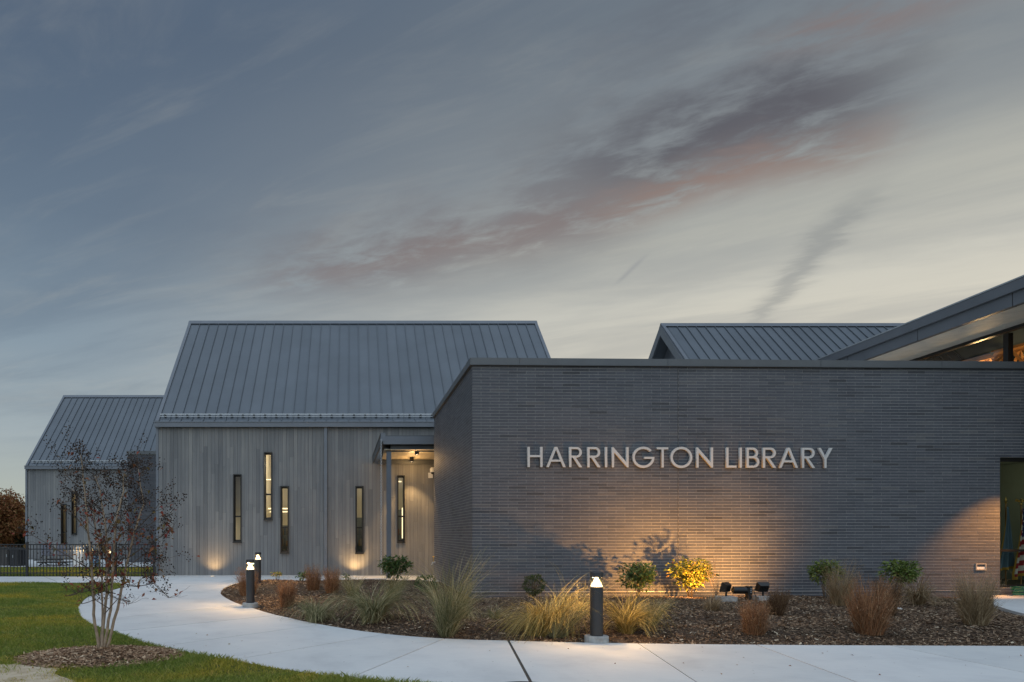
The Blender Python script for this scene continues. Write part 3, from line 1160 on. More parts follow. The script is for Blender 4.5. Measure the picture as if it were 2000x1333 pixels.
wbar(lob, WIN_U0 + 0.001, WIN_U0 + 0.05, WIN_Z0, WIN_Z1)
wbar(lob, WIN_U1 - 0.06, WIN_U1 - 0.001, WIN_Z0, WIN_Z1)
wbar(lob, WIN_U0 + 0.051, WIN_U1 - 0.061, WIN_Z1 - 0.09, WIN_Z1 - 0.001)
wbar(lob, WIN_U0 + 0.051, WIN_U1 - 0.061, WIN_Z0 + 0.001, WIN_Z0 + 0.06)
wbar(lob, WIN_U0 + 0.051, WIN_U1 - 0.061, 1.03, 1.08)
wbar(lob, WIN_U0 + 1.2, WIN_U0 + 1.25, WIN_Z0 + 0.061, WIN_Z1 - 0.091, -0.062, -0.158)
lobw = lob.build('window', M['frame'], wing)
lp = MB()
lp.poly([W(WIN_U0 + .04, -0.11, WIN_Z0 + .05), W(WIN_U1 - .05, -0.11, WIN_Z0 + .05), W(WIN_U1 - .05, -0.11, WIN_Z1 - .05), W(WIN_U0 + .04, -0.11, WIN_Z1 - .05)])
lp.build('pane', M['glass'], lobw)
# lobby room behind it
lr = MB()
lr.box((13.6, BY + 5.2, 0.0), (19.0, BY + 5.3, 3.5))
lr.box((18.9, BY + 0.8, 0.0), (19.0, BY + 5.2, 3.5))
lr.box((13.5, BY + 0.75, 0.0), (13.6, BY + 5.3, 3.5))
lr.box((13.6, BY + 0.8, 3.42), (18.9, BY + 5.2, 3.5))
lr.build('lobby_wall', M['in_teal'], wing)
lf = MB()
lf.box((13.6, BY + 0.7, 0.05), (18.9, BY + 5.2, 0.14))
lf.box((15.6, BY + 3.6, 0.14), (17.2, BY + 4.2, 1.1))
lf.box((14.0, BY + 5.1, 2.05), (18.8, BY + 5.19, 2.25))
lf.build('lobby_floor', M['in_dark'], wing)
lamp('lobby_light', 'POINT', (17.0, BY + 3.2, 2.9), 20, (1.0, 0.8, 0.5), wing, shadow_soft_size=0.05)


# flags inside the lobby
def flag_stand(px, D, top_py, label, us):
    x, y = PX(px, D), D
    zt = PZ(top_py, D)
    o = empty('flag_stand', (x, y, 0.14), label, 'flag', 'flags standing in the lobby')
    m = MB()
    m.lathe((x, y, 0.14), [(0.14, 0.0), (0.14, 0.03), (0.05, 0.07), (0.015, 0.10)], 16)
    m.build('base', M['gold'], o, smooth=False)
    m = MB()
    m.tube([(x, y, 0.2), (x, y, zt - 0.1)], 0.014, 8)
    m.build('pole', M['timber'], o)
    m = MB()
    if us:
        m.ball((x, y, zt - 0.10), 0.028)
        m.ball((x, y - 0.02, zt - 0.035), 0.04, sq=(0.5, 0.6, 1.0))
        m.prism([(x - 0.02, y, zt - 0.06), (x - 0.13, y, zt - 0.03), (x - 0.11, y, zt + 0.03), (x - 0.02, y, zt - 0.005)], (0, 0.015, 0))
        m.prism([(x + 0.02, y, zt - 0.06), (x + 0.13, y, zt - 0.03), (x + 0.11, y, zt + 0.03), (x + 0.02, y, zt - 0.005)], (0, 0.015, 0))
        m.ball((x - 0.02, y - 0.03, zt + 0.015), 0.018)
    else:
        m.lathe((x, y, zt - 0.13), [(0.012, 0.0), (0.03, 0.03), (0.012, 0.05), (0.03, 0.08), (0.004, 0.17)], 10)
    m.build('finial', M['gold'], o)
    # cloth hanging in folds from the top of the pole
    H = 1.45
    z1 = zt - 0.2
    ncol, nrow = 30, 26
    V = []
    for j in range(nrow + 1):
        t = j / nrow
        for i in range(ncol + 1):
            s = i / ncol
            spread = 0.04 + 0.24 * min(1.0, t * 1.1) ** 1.6
            xx = x - spread * (1 - s) ** 1.0 + 0.10 * s * t
            yy = y - 0.02 - 0.10 * t * math.sin(s * math.pi * 5.0) - 0.05
            zz = z1 - H * t - 0.22 * (1 - s) * t * (1.0 if us else 0.3)
            V.append((xx, yy, zz))
    mats = ['flag_red', 'flag_white', 'flag_blue', 'fringe', 'flag_pale']
    me = bpy.data.meshes.new('cloth')
    a = ANCH[o.name]
    fs = []
    mi = []
    for j in range(nrow):
        for i in range(ncol):
            p = j * (ncol + 1) + i
            fs.append((p, p + 1, p + ncol + 2, p + ncol + 1))
            if not us:
                mi.append(3 if (i == 0 or j == nrow - 1) else 4)
            elif i == 0 or j == nrow - 1:
                mi.append(3)
            elif j < 11 and i > 8:
                mi.append(2)
            else:
                mi.append(((j // 2) % 2))
    me.from_pydata([(q[0] - a.x, q[1] - a.y, q[2] - a.z) for q in V], [], fs)
    for k in mats:
        me.materials.append(M[k])
    me.polygons.foreach_set('material_index', mi)
    c = link('cloth', me, None, o)
    if us:
        st = MB()
        for j in range(1, 10, 2):
            for i in range(11, 29, 4):
                q = V[j * (ncol + 1) + i + (j // 2 % 2) * 2]
                pts = []
                for k in range(10):
                    rr_ = 0.022 if k % 2 == 0 else 0.009
                    an = math.pi / 2 + k * math.pi / 5
                    pts.append((q[0] + rr_ * math.cos(an), q[1] - 0.03, q[2] + rr_ * math.sin(an)))
                st.prism(pts, (0, 0.004, 0))
        st.build('star', M['flag_white'], c)
    return o


flag_stand(1964, 16.2, 974, 'pale blue flag with gold spear finial behind the lobby window', False)
flag_stand(1994, 16.0, 977, 'furled red and white striped flag with gold eagle finial in the lobby', True)

# ------------------------------------------------------------------ sign letters
LH = 0.452
ST_ = 0.052


def arc(cx_, cz_, rx_, rz_, a0, a1, n=18):
    return [(cx_ + rx_ * math.cos(math.radians(a0 + (a1 - a0) * k / n)), cz_ + rz_ * math.sin(math.radians(a0 + (a1 - a0) * k / n))) for k in range(n + 1)]


def glyph(ch, w):
    """outlines (outer first) in a box w by LH, strokes ST_ thick"""
    h, t = LH, ST_
    if ch == 'H':
        m0, m1 = h * 0.49, h * 0.49 + t * .9
        return [[(0, 0), (t, 0), (t, m0), (w - t, m0), (w - t, 0), (w, 0), (w, h), (w - t, h), (w - t, m1), (t, m1), (t, h), (0, h)]]
    if ch == 'I':
        return [[(0, 0), (t, 0), (t, h), (0, h)]]
    if ch == 'L':
        return [[(0, 0), (w, 0), (w, t * .9), (t, t * .9), (t, h), (0, h)]]
    if ch == 'T':
        c = w / 2
        return [[(c - t / 2, 0), (c + t / 2, 0), (c + t / 2, h - t * .9), (w, h - t * .9), (w, h), (0, h), (0, h - t * .9), (c - t / 2, h - t * .9)]]
    if ch == 'N':
        k = t * 1.18
        return [[(0, 0), (t, 0), (t, h - k * 1.9), (w - t * .6, 0), (w, 0), (w, h), (w - t, h), (w - t, k * 1.9), (t * .6, h), (0, h)]]
    if ch == 'A':
        c, k = w / 2, t * 1.14
        b0, b1 = h * 0.27, h * 0.27 + t * .85
        xs = lambda z: k + (c - k + k / 2 - 0.0) * 0 + k + (c - k) * z / (h - h * k / c * 0.5)   # inner edge
        inn = lambda z: k + (c - k) * z / (h * 0.86)
        return [[(0, 0), (k, 0), (inn(b0), b0), (w - inn(b0), b0), (w - k, 0), (w, 0), (c + k * .5, h), (c - k * .5, h)],
                [(inn(b1), b1), (c, h * 0.86), (w - inn(b1), b1)]]
    if ch == 'Y':
        c, k, m0 = w / 2, t * 1.15, h * 0.44
        return [[(c - t / 2, 0), (c + t / 2, 0), (c + t / 2, m0), (w, h), (w - k, h), (c, m0 + t * 0.95), (k, h), (0, h), (c - t / 2, m0)]]
    if ch == 'O':
        c = w / 2
        e = (w - h) * 0.5
        return [arc(c, h / 2, c, h / 2 + 0.012, 0, 350, 35), arc(c, h / 2, c - t, h / 2 + 0.012 - t, 0, 350, 35)]
    if ch == 'G':
        c = w * 0.5
        o = arc(c, h / 2, c, h / 2 + 0.012, 42, 360, 32)
        i = arc(c, h / 2, c - t, h / 2 + 0.012 - t, 350, 42, 30)
        return [o + [(w, h * .5 + t * .2), (c + 0.02, h * .5 + t * .2), (c + 0.02, h * .5 - t * .7), (w - t * 1.05, h * .5 - t * .7)] + i[1:]]
    if ch in 'RB':
        r1 = h * 0.265
        mz = h - 2 * r1
        top_o = arc(w - r1 * 1.02, h - r1, r1 * 1.0, r1, 90, -90, 14)
        top_i = arc(w - r1 * 1.02, h - r1, r1 - t, r1 - t * .9, 90, -90, 14)
        if ch == 'R':
            a0 = w * 0.30
            out = [(0, 0), (t, 0), (t, mz), (a0, mz), (w - t * 1.2, 0), (w + t * .12, 0), (w * .30 + t * 1.25, mz)]
            return [out + top_o[::-1] + [(0, h)], [(t, mz + t * .9)] + top_i[::-1] + [(t, h - t * .9)]]
        r2 = (h - 2 * r1 + t * .9) / 2
        w2 = w
        cx1 = w * 0.90 - r1
        top_o = arc(cx1, h - r1, r1, r1, 90, -62, 12)
        top_i = arc(cx1, h - r1, r1 - t, r1 - t * .9, 90, -90, 12)
        bot_o = arc(w2 - r2, r2, r2, r2, 68, -90, 12)
        bot_i = arc(w2 - r2, r2, r2 - t, r2 - t * .9, 90, -90, 12)
        return [[(0, 0)] + bot_o[::-1] + top_o[::-1] + [(0, h)],
                [(t, mz + t * .9)] + top_i[::-1] + [(t, h - t * .9)],
                [(t, t * .9)] + bot_i[::-1] + [(t, 2 * r2 - t * .9)]]


def glyph_mesh(ch, w, depth):
    cu = bpy.data.curves.new('letter', 'CURVE')
    cu.dimensions = '2D'
    cu.fill_mode = 'BOTH'
    cu.extrude = depth / 2
    for ol in glyph(ch, w):
        sp = cu.splines.new('POLY')
        sp.points.add(len(ol) - 1)
        for p, q in zip(sp.points, ol):
            p.co = (q[0], q[1], 0, 1)
        sp.use_cyclic_u = True
    tmp = bpy.data.objects.new('tmp', cu)
    me = bpy.data.meshes.new_from_object(tmp)
    bpy.data.objects.remove(tmp)
    bpy.data.curves.remove(cu)
    return me


S0 = W((1030 - VX) / 87.5 - BX + 0.0, 0.09, PZ(913.5, BY))
sign = empty('library_sign', S0, 'brushed metal raised letters reading HARRINGTON LIBRARY on the dark brick wall', 'sign')
rows = [('H', 92, 181), ('A', 203, 318), ('R', 338, 414), ('R', 446, 523), ('I', 550, 564), ('N', 591, 690), ('G', 713, 843), ('T', 858, 925), ('O', 938, 1067), ('N', 1091, 1190),
        ('L', 1268, 1329), ('I', 1347, 1360), ('B', 1388, 1464), ('R', 1485, 1562), ('A', 1580, 1693), ('R', 1716, 1792), ('Y', 1812, 1898)]
zsign = PZ(913.0, BY)
for ch, a, b in rows:
    pa, pb_ = 1000 + a / 3.0303, 1000 + b / 3.0303
    # image x -> distance along the (slightly turned) wall
    def uat(p):
        k = (p - VX) / F
        return (k * (BY - .07 * CT) - BX - .07 * ST) / (CT - k * ST)
    u0, u1 = uat(pa), uat(pb_)
    me = glyph_mesh(ch, u1 - u0, 0.05)
    o = link('letter', me, M['letter'], sign, W(u0, 0.045, zsign))
    o.rotation_euler = (math.pi / 2, 0, TH)
    pins = MB()
    pins.tube([W(u0 + 0.02, 0.03, zsign + 0.1), W(u0 + 0.02, -0.01, zsign + 0.1)], 0.006, 6)
    pins.tube([W(u0 + 0.02, 0.03, zsign + 0.33), W(u0 + 0.02, -0.01, zsign + 0.33)], 0.006, 6)
    pins.build('pin', M['galv'], sign)


# ------------------------------------------------------------------ gabled houses
def rect_minus(rects, hole):
    out = []
    hx0, hx1, hz0, hz1 = hole
    for x0, x1, z0, z1 in rects:
        if hx1 <= x0 or hx0 >= x1 or hz1 <= z0 or hz0 >= z1:
            out.append((x0, x1, z0, z1))
            continue
        if z0 < hz0:
            out.append((x0, x1, z0, hz0))
        if z1 > hz1:
            out.append((x0, x1, hz1, z1))
        m0, m1 = max(z0, hz0), min(z1, hz1)
        if x0 < hx0:
            out.append((x0, hx0, m0, m1))
        if x1 > hx1:
            out.append((hx1, x1, m0, m1))
    return out


def roof_of(house, x0, x1, y_eave, z_eave, run, rise, pitch, y_back=None, gable_left=False, guard=True, xvis=None):
    """front slope built of standing-seam panels, plain back slope"""
    yr, zr = y_eave + run, z_eave + rise
    sl = math.hypot(run, rise)
    ang = math.atan2(rise, run)
    m = MB()
    t = 0.10
    ny, nz = -math.sin(ang) * t, math.cos(ang) * t
    m.prism([(x0, y_eave, z_eave - 0.02), (x0, yr, zr - 0.02), (x0, yr + run, z_eave - 0.02), (x0, yr + run, z_eave - 0.20), (x0, yr, zr - 0.22), (x0, y_eave, z_eave - 0.20)], (x1 - x0, 0, 0))
    roof = m.build('roof', M['roof'], house)
    # one panel, built lying along its slope, then copied
    me = bpy.data.meshes.new('roof_panel')
    p = MB()
    p.box((0.006, 0, 0.0), (pitch - 0.012, sl, 0.006))
    p.box((pitch - 0.012, 0, 0.0), (pitch + 0.006, sl, 0.048))
    me.from_pydata(p.v, [], p.f)
    me.materials.append(M['roof'])
    n = int((x1 - x0 - 0.12) / pitch)
    xs = x0 + (x1 - x0 - n * pitch) / 2
    for k in range(n):
        o = link('roof_panel', me, None, roof, (xs + k * pitch, y_eave + 0.0, z_eave - 0.015))
        o.rotation_euler = (ang, 0, 0)
    # rake edges, ridge cap, eave fascia
    for xe in (x0 - 0.02, x1 - 0.10):
        r = MB()
        d = 0.035
        r.prism([(xe, y_eave - 0.02, z_eave - 0.24), (xe, y_eave - 0.02, z_eave + d), (xe, yr, zr + d + 0.03), (xe, yr + run, z_eave + d), (xe, yr + run, z_eave - 0.24), (xe, yr, zr - 0.26)], (0.12, 0, 0))
        r.build('rake_trim', M['trim'], roof)
    c = MB()
    c.prism([(x0 - 0.03, yr - 0.16, zr - 0.10), (x0 - 0.03, yr, zr + 0.075), (x0 - 0.03, yr + 0.16, zr - 0.10), (x0 - 0.03, yr, zr + 0.03)], (x1 - x0 + 0.06, 0, 0))
    c.build('ridge_cap', M['trim'], roof)
    e = MB()
    e.box((x0 - 0.05, y_eave - 0.08, z_eave - 0.205), (x1 + 0.05, y_eave + 0.02, z_eave - 0.045))
    e.box((x0 - 0.06, y_eave - 0.10, z_eave - 0.043), (x1 + 0.06, y_eave + 0.0, z_eave - 0.012))
    e.build('gutter', M['trim'], roof)
    if guard:
        gx0, gx1 = xs + 0.02, x1 - 0.2
        yy, zz = y_eave + 0.30 * math.cos(ang) - 0.0, z_eave + 0.30 * math.sin(ang)
        oy, oz = -math.sin(ang), math.cos(ang)
        gm = MB()
        gm.box((gx0, yy + oy * .10 - .012, zz + oz * .10 - .018), (gx1, yy + oy * .10 + .012, zz + oz * .10 + .018))
        gd = gm.build('snow_guard', M['galv'], roof)
        g2 = MB()
        g2.box((gx0, yy + oy * .07 - .008 - .05, zz + oz * .07 - .07), (gx1, yy + oy * .07 + .008 - .05, zz + oz * .07 - .05))
        g2.build('snow_guard', M['galv'], roof)
        cm = bpy.data.meshes.new('clamp')
        q = MB()
        q.box((-0.03, -0.035, -0.02), (0.03, 0.05, 0.085))
        q.box((-0.045, -0.05, 0.00), (0.045, -0.036, 0.045))
        cm.from_pydata(q.v, [], q.f)
        cm.materials.append(M['trim_dark'])
        for k in range(n):
            o = link('clamp', cm, None, roof, (xs + (k + 1) * pitch - 0.003 - pitch * .5, yy + oy * .02, zz + oz * .02))
            o.rotation_euler = (ang, 0, 0)
    return roof


def cladding(house, x0, x1, y, z0, z1, holes, bw, seed, name='wall'):
    rnd = random.Random(seed)
    rects = [(x0, x1, z0, z1)]
    for h in holes:
        rects = rect_minus(rects, h)
    m = MB()
    for a, b, c, d in rects:
        m.box((a, y + 0.001, c), (b, y + 0.14, d))
    wall = m.build(name, M['wood_back'], house)
    x = x0
    while x < x1 - 0.01:
        xe = min(x + bw * 1.0, x1)
        cuts = [z0 + 0.02]
        zz = z0 + rnd.uniform(0.6, 3.4)
        while zz < z1 - 0.4:
            cuts.append(zz)
            zz += rnd.uniform(1.6, 3.8)
        cuts.append(z1)
        for c0, c1 in zip(cuts[:-1], cuts[1:]):
            rs = [(x + 0.003, xe - 0.003, c0 + 0.0015, c1 - 0.0015)]
            for h in holes:
                rs = rect_minus(rs, h)
            pr = rnd.uniform(0, 0.005)
            for a, b, c, d in rs:
                if b - a < 0.012 or d - c < 0.02:
                    continue
                pm = MB()
                pm.box((a, y - 0.018 - pr, c), (b, y - 0.0005, d))
                o = pm.build('plank', M['wood'], wall, ((a + b) / 2, y, c))
        x = xe
    return wall


def slit_window(house, D, x0, x1, y0, y1, ymull, back=0.16, proud=0.09):
    """tall narrow window in a deep black box frame; pixel outline at wall distance D"""
    X0, X1, Z0, Z1, ZM = PX(x0, D), PX(x1, D), PZ(y1, D), PZ(y0, D), PZ(ymull, D)
    yf, yb = D - proud, D + back
    f = MB()
    t = 0.028
    f.box((X0, yf, Z0), (X0 + t, yb, Z1))
    f.box((X1 - t, yf, Z0), (X1, yb, Z1))
    f.box((X0 + t + .0005, yf, Z1 - t), (X1 - t - .0005, yb, Z1))
    f.box((X0 + t + .0005, yf - .03, Z0), (X1 - t - .0005, yb, Z0 + t))
    w = f.build('window', M['frame'], house)
    yg = yb - 0.05
    s = MB()
    q = 0.03
    a, b, c, d = X0 + t + .001, X1 - t - .001, Z0 + t + .001, Z1 - t - .001
    s.box((a, yg - .03, c), (a + q, yg + .03, d))
    s.box((b - q, yg - .03, c), (b, yg + .03, d))
    s.box((a + q, yg - .03, c), (b - q, yg + .03, c + q * 1.6))
    s.box((a + q, yg - .03, d - q * 1.6), (b - q, yg + .03, d))
    s.box((a + q, yg - .03, ZM - .028), (b - q, yg + .03, ZM + .028))
    s.build('frame', M['frame'], w)
    for c0, c1 in ((c + q, ZM), (ZM, d - q)):
        p = MB()
        p.poly([(a + q * .6, yg, c0), (b - q * .6, yg, c0), (b - q * .6, yg, c1), (a + q * .6, yg, c1)])
        p.build('pane', M['glass'], w)
    sl = MB()
    sl.box((X0 - 0.012, yf - .035, Z0 - 0.03), (X1 + 0.012, D - 0.02, Z0 - 0.001))
    sl.build('sill', M['frame'], w)
    return (X0, X1, Z0, Z1)


WB = CAMH - 83.0 * WOOD_Y / F             # the walk falls a little towards the wood wall
EY, EZ, RUN, RISE = 24.48, 5.46, 5.07, 5.12
HX0, HX1 = PX(305.5, 24.5), 8.0
house = empty('gabled_house', (HX0, WOOD_Y, WB), 'tall grey wood clad building with steep metal roof in the middle', 'building', 'gabled library buildings')
wins = [(456, 472, 927, 1059, 1009), (516, 532, 884, 1015, 966), (548, 564.5, 950, 1080, 1031), (694, 710, 950, 1081, 1031), (775.5, 790.5, 929, 1059, 1009)]
holes = [slit_window(house, WOOD_Y, *w) for w in wins]
ZW = EZ - 0.2
cladding(house, HX0 + 0.06, 4.6, WOOD_Y, WB, ZW, holes, 0.135, 3)
roof_of(house, HX0, HX1, EY, EZ, RUN, RISE, 0.401)
m = MB()                                   # end walls and the wall behind the wing
m.prism([(HX0 + 0.08, WOOD_Y + 0.002, -.2), (HX0 + 0.08, EY + 2 * RUN - 0.2, -.2), (HX0 + 0.08, EY + 2 * RUN - 0.2, EZ - 0.25), (HX0 + 0.08, EY + RUN, EZ + RISE - 0.3), (HX0 + 0.08, WOOD_Y + 0.002, ZW)], (-0.06, 0, 0))
m.prism([(HX1 - 0.08, WOOD_Y, 0), (HX1 - 0.08, EY + 2 * RUN - 0.2, 0), (HX1 - 0.08, EY + 2 * RUN - 0.2, EZ - 0.25), (HX1 - 0.08, EY + RUN, EZ + RISE - 0.3), (HX1 - 0.08, WOOD_Y, ZW)], (0.06, 0, 0))
m.box((4.61, WOOD_Y, -.1), (HX1 - 0.09, WOOD_Y + 0.14, ZW))
m.box((HX0 + 0.09, EY + 2 * RUN - 0.3, 0), (HX1 - 0.09, EY + 2 * RUN - 0.2, EZ - 0.25))
m.build('end_wall', M['wood_back'], house)
d = MB()                                   # downspouts
xd = PX(636, WOOD_Y)
d.box((xd - 0.055, WOOD_Y - 0.10, 0.02), (xd + 0.055, WOOD_Y - 0.024, ZW - 0.01))
d.box((xd - 0.06, WOOD_Y - 0.105, 2.4), (xd + 0.06, WOOD_Y - 0.022, 2.44))
d.box((xd - 0.055, WOOD_Y - 0.22, -0.05), (xd + 0.055, WOOD_Y - 0.024, 0.019))
d.build('downspout', M['trim'], house)
d = MB()
d.box((HX0 - 0.035, WOOD_Y - 0.03, WB + 0.01), (HX0 + 0.055, WOOD_Y + 0.1, ZW - 0.01))
d.build('corner_trim', M['trim'], house)
bs = MB()
bs.box((HX0 + .06, WOOD_Y - .03, WB - .05), (4.6, WOOD_Y - .0246, WB + .02))
bs.build('base_flashing', M['flash'], house)
# rooms behind the slit windows
R0, R1 = WOOD_Y + 0.2, WOOD_Y + 4.6
rm_ = MB()
rm_.box((HX0 + .3, R1, 0), (5.0, R1 + .1, 5.0))
rm_.box((HX0 + .2, R0, 0), (HX0 + .3, R1, 5.0))
rm_.box((PX(505, WOOD_Y) - 0.02, R0 + 0.0, 0), (PX(505, WOOD_Y) + 0.06, R1, 5.0))
rm_.box((PX(655, WOOD_Y), R0 + 0.0, 0), (PX(655, WOOD_Y) + 0.1, R1, 5.0))
rm_.box((4.9, R0, 0), (5.0, R1, 5.0))
rm_.box((HX0 + .3, WOOD_Y + .9, 0), (PX(505, WOOD_Y) - 0.03, WOOD_Y + 1.0, 5.0))
rm_.box((HX0 + .3, R0, 4.6), (4.89, R1, 4.7))
rm_.build('room_wall', M['plaster'], house)
fl_ = MB()
fl_.box((HX0 + .3, R0, 0.0), (4.89, R1, 0.05))
fl_.build('room_floor', M['carpet'], house)
bk = MB()
for k, xx in enumerate((-3.0, 0.1, 1.35)):
    bk.box((xx, R0 + 1.3, 0.05), (xx + 1.4, R0 + 1.6, 1.75 + .3 * k))
bk.build('bookcase', M['shelf'], house)
bb = MB()
for xx in (-3.0, 0.1, 1.35):
    for row in range(4):
        x = xx + .03
        while x < xx + 1.33:
            wv = random.uniform(.025, .06)
            bb.box((x, R0 + 1.27, .12 + row * .42), (x + wv - .004, R0 + 1.299, .12 + row * .42 + random.uniform(.2, .32)))
            x += wv
bo = bb.build('book', M['book'], house)
bo['kind'] = 'stuff'
stp = MB()
stp.box((-3.4, R0 + 2.2, PZ(995, 27.0)), (-1.2, R0 + 2.25, PZ(992.5, 27.0)))
stp.box((-3.2, R0 + 2.0, PZ(1001, 26.8)), (-1.2, R0 + 2.05, PZ(999, 26.8)))
stp.box((-3.6, R0 + 1.5, PZ(938, 26.3)), (-2.9, R0 + 1.53, PZ(936, 26.3)))
stp.box((1.4, R0 + 1.0, PZ(942, 25.8)), (1.9, R0 + 1.04, PZ(940, 25.8)))
stp.box((PX(785, 25.7), R0 + 0.9, PZ(1052, 25.7)), (PX(787, 25.7), R0 + 0.93, PZ(992, 25.7)))
stp.build('strip_light', M['stripe_lamp'], house)
for (lx, ly, lz, e) in ((-4.9, R0 + 0.3, 1.4, 15), (-2.0, R0 + 1.0, 4.0, 115), (0.9, R0 + 0.9, 4.0, 115)):
    lamp('room_light', 'POINT', (lx, ly, lz), e, (1.0, 0.84, 0.60), house, shadow_soft_size=0.05)

# --- second gabled building, further back at the left
LD = 37.9
LX0, LX1 = -18.0, -5.6
left = empty('gabled_house', (LX0, LD, 0), 'grey wood clad building with metal roof behind the black fence', 'building', 'gabled library buildings')
lw_ = [slit_window(left, LD, 120, 130.5, 985, 1066, 1040), slit_window(left, LD, 140.5, 150.5, 963, 1044, 1010)]
cladding(left, LX0 + .06, LX1, LD, 0.0, 5.0, lw_, 0.14, 5)
roof_of(left, LX0, LX1, LD - .12, 5.2, 4.97, 4.83, 0.375)
m = MB()
m.prism([(LX0 + 0.08, LD + .002, 0), (LX0 + 0.08, LD + 9.6, 0), (LX0 + 0.08, LD + 9.6, 4.9), (LX0 + 0.08, LD + 4.85, 9.7), (LX0 + .08, LD + .002, 5.0)], (-0.06, 0, 0))
m.box((LX0 + .1, LD + 2.5, 0), (LX1, LD + 2.6, 4.9))
m.build('end_wall', M['plaster'], left)
d = MB()
d.box((LX0 - 0.06, LD - .08, 0.02), (LX0 + 0.045, LD + .1, 4.98))
d.build('corner_trim', M['trim'], left)
st2 = MB()
st2.box((PX(151.3, LD + .5), LD + .5, 1.4), (PX(153, LD + .5), LD + .53, 3.6))
st2.build('strip_light', M['stripe_lamp'], left)
lamp('room_light', 'POINT', (-16.0, LD + 1.2, 3.6), 14, (1.0, 0.74, 0.42), left, shadow_soft_size=0.05)

# brick block between the two
bd = 34.0
bbx0, bbx1, bbz = PX(249.5, bd), -6.9, PZ(888, bd)
blk = empty('brick_block', (bbx0, bd, 0), 'narrow dark brick block standing between the two wood clad buildings', 'building')
m = MB()
m.box((bbx0 + .01, bd + .012, 0), (bbx1, LD - .15, bbz))
bw_ = m.build('wall', M['mortar'], blk)
rects = []
for r in range(int(bbz / CO)):
    u = -(r % 2) * BL / 2
    while u < bbx1 - bbx0:
        a0, a1 = max(u, 0), min(u + BL - BV, bbx1 - bbx0)
        u += BL
        if a0 < 1.42 < a1:
            a1 = 1.41
        if a1 - a0 > .03:
            rects.append((a0, a1, r * CO + .005))
bricks_mesh(rects, lambda u, d, z: (bbx0 + u, bd - d, z), 'brickwork', bw_)
rects = [(max(u_, .06), min(u_ + BL - BV, LD - .2 - bd), r * CO + .005) for r in range(int(bbz / CO)) for u_ in np.arange(-(r % 2) * BL / 2, LD - bd - .4, BL)]
m = MB()
m.box((bbx0 - .05, bd - .05, bbz), (bbx1, LD - .13, bbz + .17))
m.build('coping', M['coping'], blk)

# --- third gabled roof beyond the brick wing
TX0, TX1, TE = 12.75, 27.0, 23.1
third = empty('gabled_house', (TX0, TE, 0), 'gabled building rising behind the brick wing with open gable end', 'building', 'gabled library buildings')
EZ, RUN, RISE = 5.19, 4.97, 4.83
roof_of(third, TX0, TX1, TE, EZ, RUN, RISE, 0.385, guard=False)
m = MB()
yg0, yg1, ygm = TE + .2, TE + 2 * RUN - .2, TE + RUN
m.prism([(TX0 + .5, yg0, 0), (TX0 + .5, yg1, 0), (TX0 + .5, yg1, EZ - .22), (TX0 + .5, ygm, EZ + RISE - .3), (TX0 + .5, yg0, EZ - .22)], (0.1, 0, 0))
m.build('gable_wall', M['trim'], third)
m = MB()
for (ya, yb_) in ((TE, ygm), (2 * ygm - TE, ygm)):
    za, zb = EZ - .02, EZ + RISE - .02
    m.prism([(TX0 - .05, ya, za - .42), (TX0 - .05, ya, za), (TX0 - .05, yb_, zb), (TX0 - .05, yb_, zb - .42)], (0.028, 0, 0))
m.build('barge_board', M['trim'], third)
m = MB()
m.box((TX0 + .47, ygm - 1.3, 5.2), (TX0 + .499, ygm + 1.3, 7.2))
m.build('gable_window', M['frame'], third)

# ------------------------------------------------------------------ high wing with the long eave at the right
hw = empty('high_wing', (15.08, 15.3, 0), 'high building wing with deep metal fascia, pale soffit and clerestory windows', 'building')
ddx, slope = 0.082, 0.011


def E(e, y, z):
    """point: e in from the eave edge, at distance y, height z at y = 15.3"""
    return (15.08 + ddx * (y - 15.3) + e, y, z + slope * (y - 15.3))


def sweep(prof, y0, y1, name, mat, parent=None):
    m = MB()
    a = [E(e, y0, z) for e, z in prof]
    off = Vector(E(0, y1, 0)) - Vector(E(0, y0, 0))
    m.prism(a, off)
    return m.build(name, mat, parent or hw)


Y0, Y1 = 12.0, 31.0
ZT = PZ(538.7, 15.3)
ZB = PZ(588, 15.3)
roofw = sweep([(0.0, ZT - 0.26), (0.0, ZT), (0.25, ZT + .06), (9.0, ZT + 2.6), (9.0, ZT + 2.3), (0.25, ZT - .26)], Y0, Y1, 'roof', M['fascia'])
sweep([(-0.015, ZT - .02), (-0.015, ZT + .015), (0.06, ZT + .03), (0.06, ZT - .02)], Y0, Y1, 'drip_edge', M['galv'], roofw)
yy = Y1
# fascia panels split by joints where the photo shows them
jy = []
for jx in (1792.0, 1977.0, 1655.0):
    k = (jx - VX) / F
    jy.append((15.16 - ddx * 15.3) / (k - ddx))
cuts = sorted([Y0, Y1] + jy)
for c0, c1 in zip(cuts[:-1], cuts[1:]):
    sweep([(0.08, ZB), (0.08, ZT - .262), (0.2, ZT - .262), (0.2, ZB)], c0 + .012, c1 - .012, 'fascia_panel', M['fascia'], roofw)
sweep([(0.1, ZB + .02), (0.1, ZT - .3), (0.18, ZT - .3), (0.18, ZB + .02)], Y0, Y1, 'fascia_backing', M['joint'], roofw)
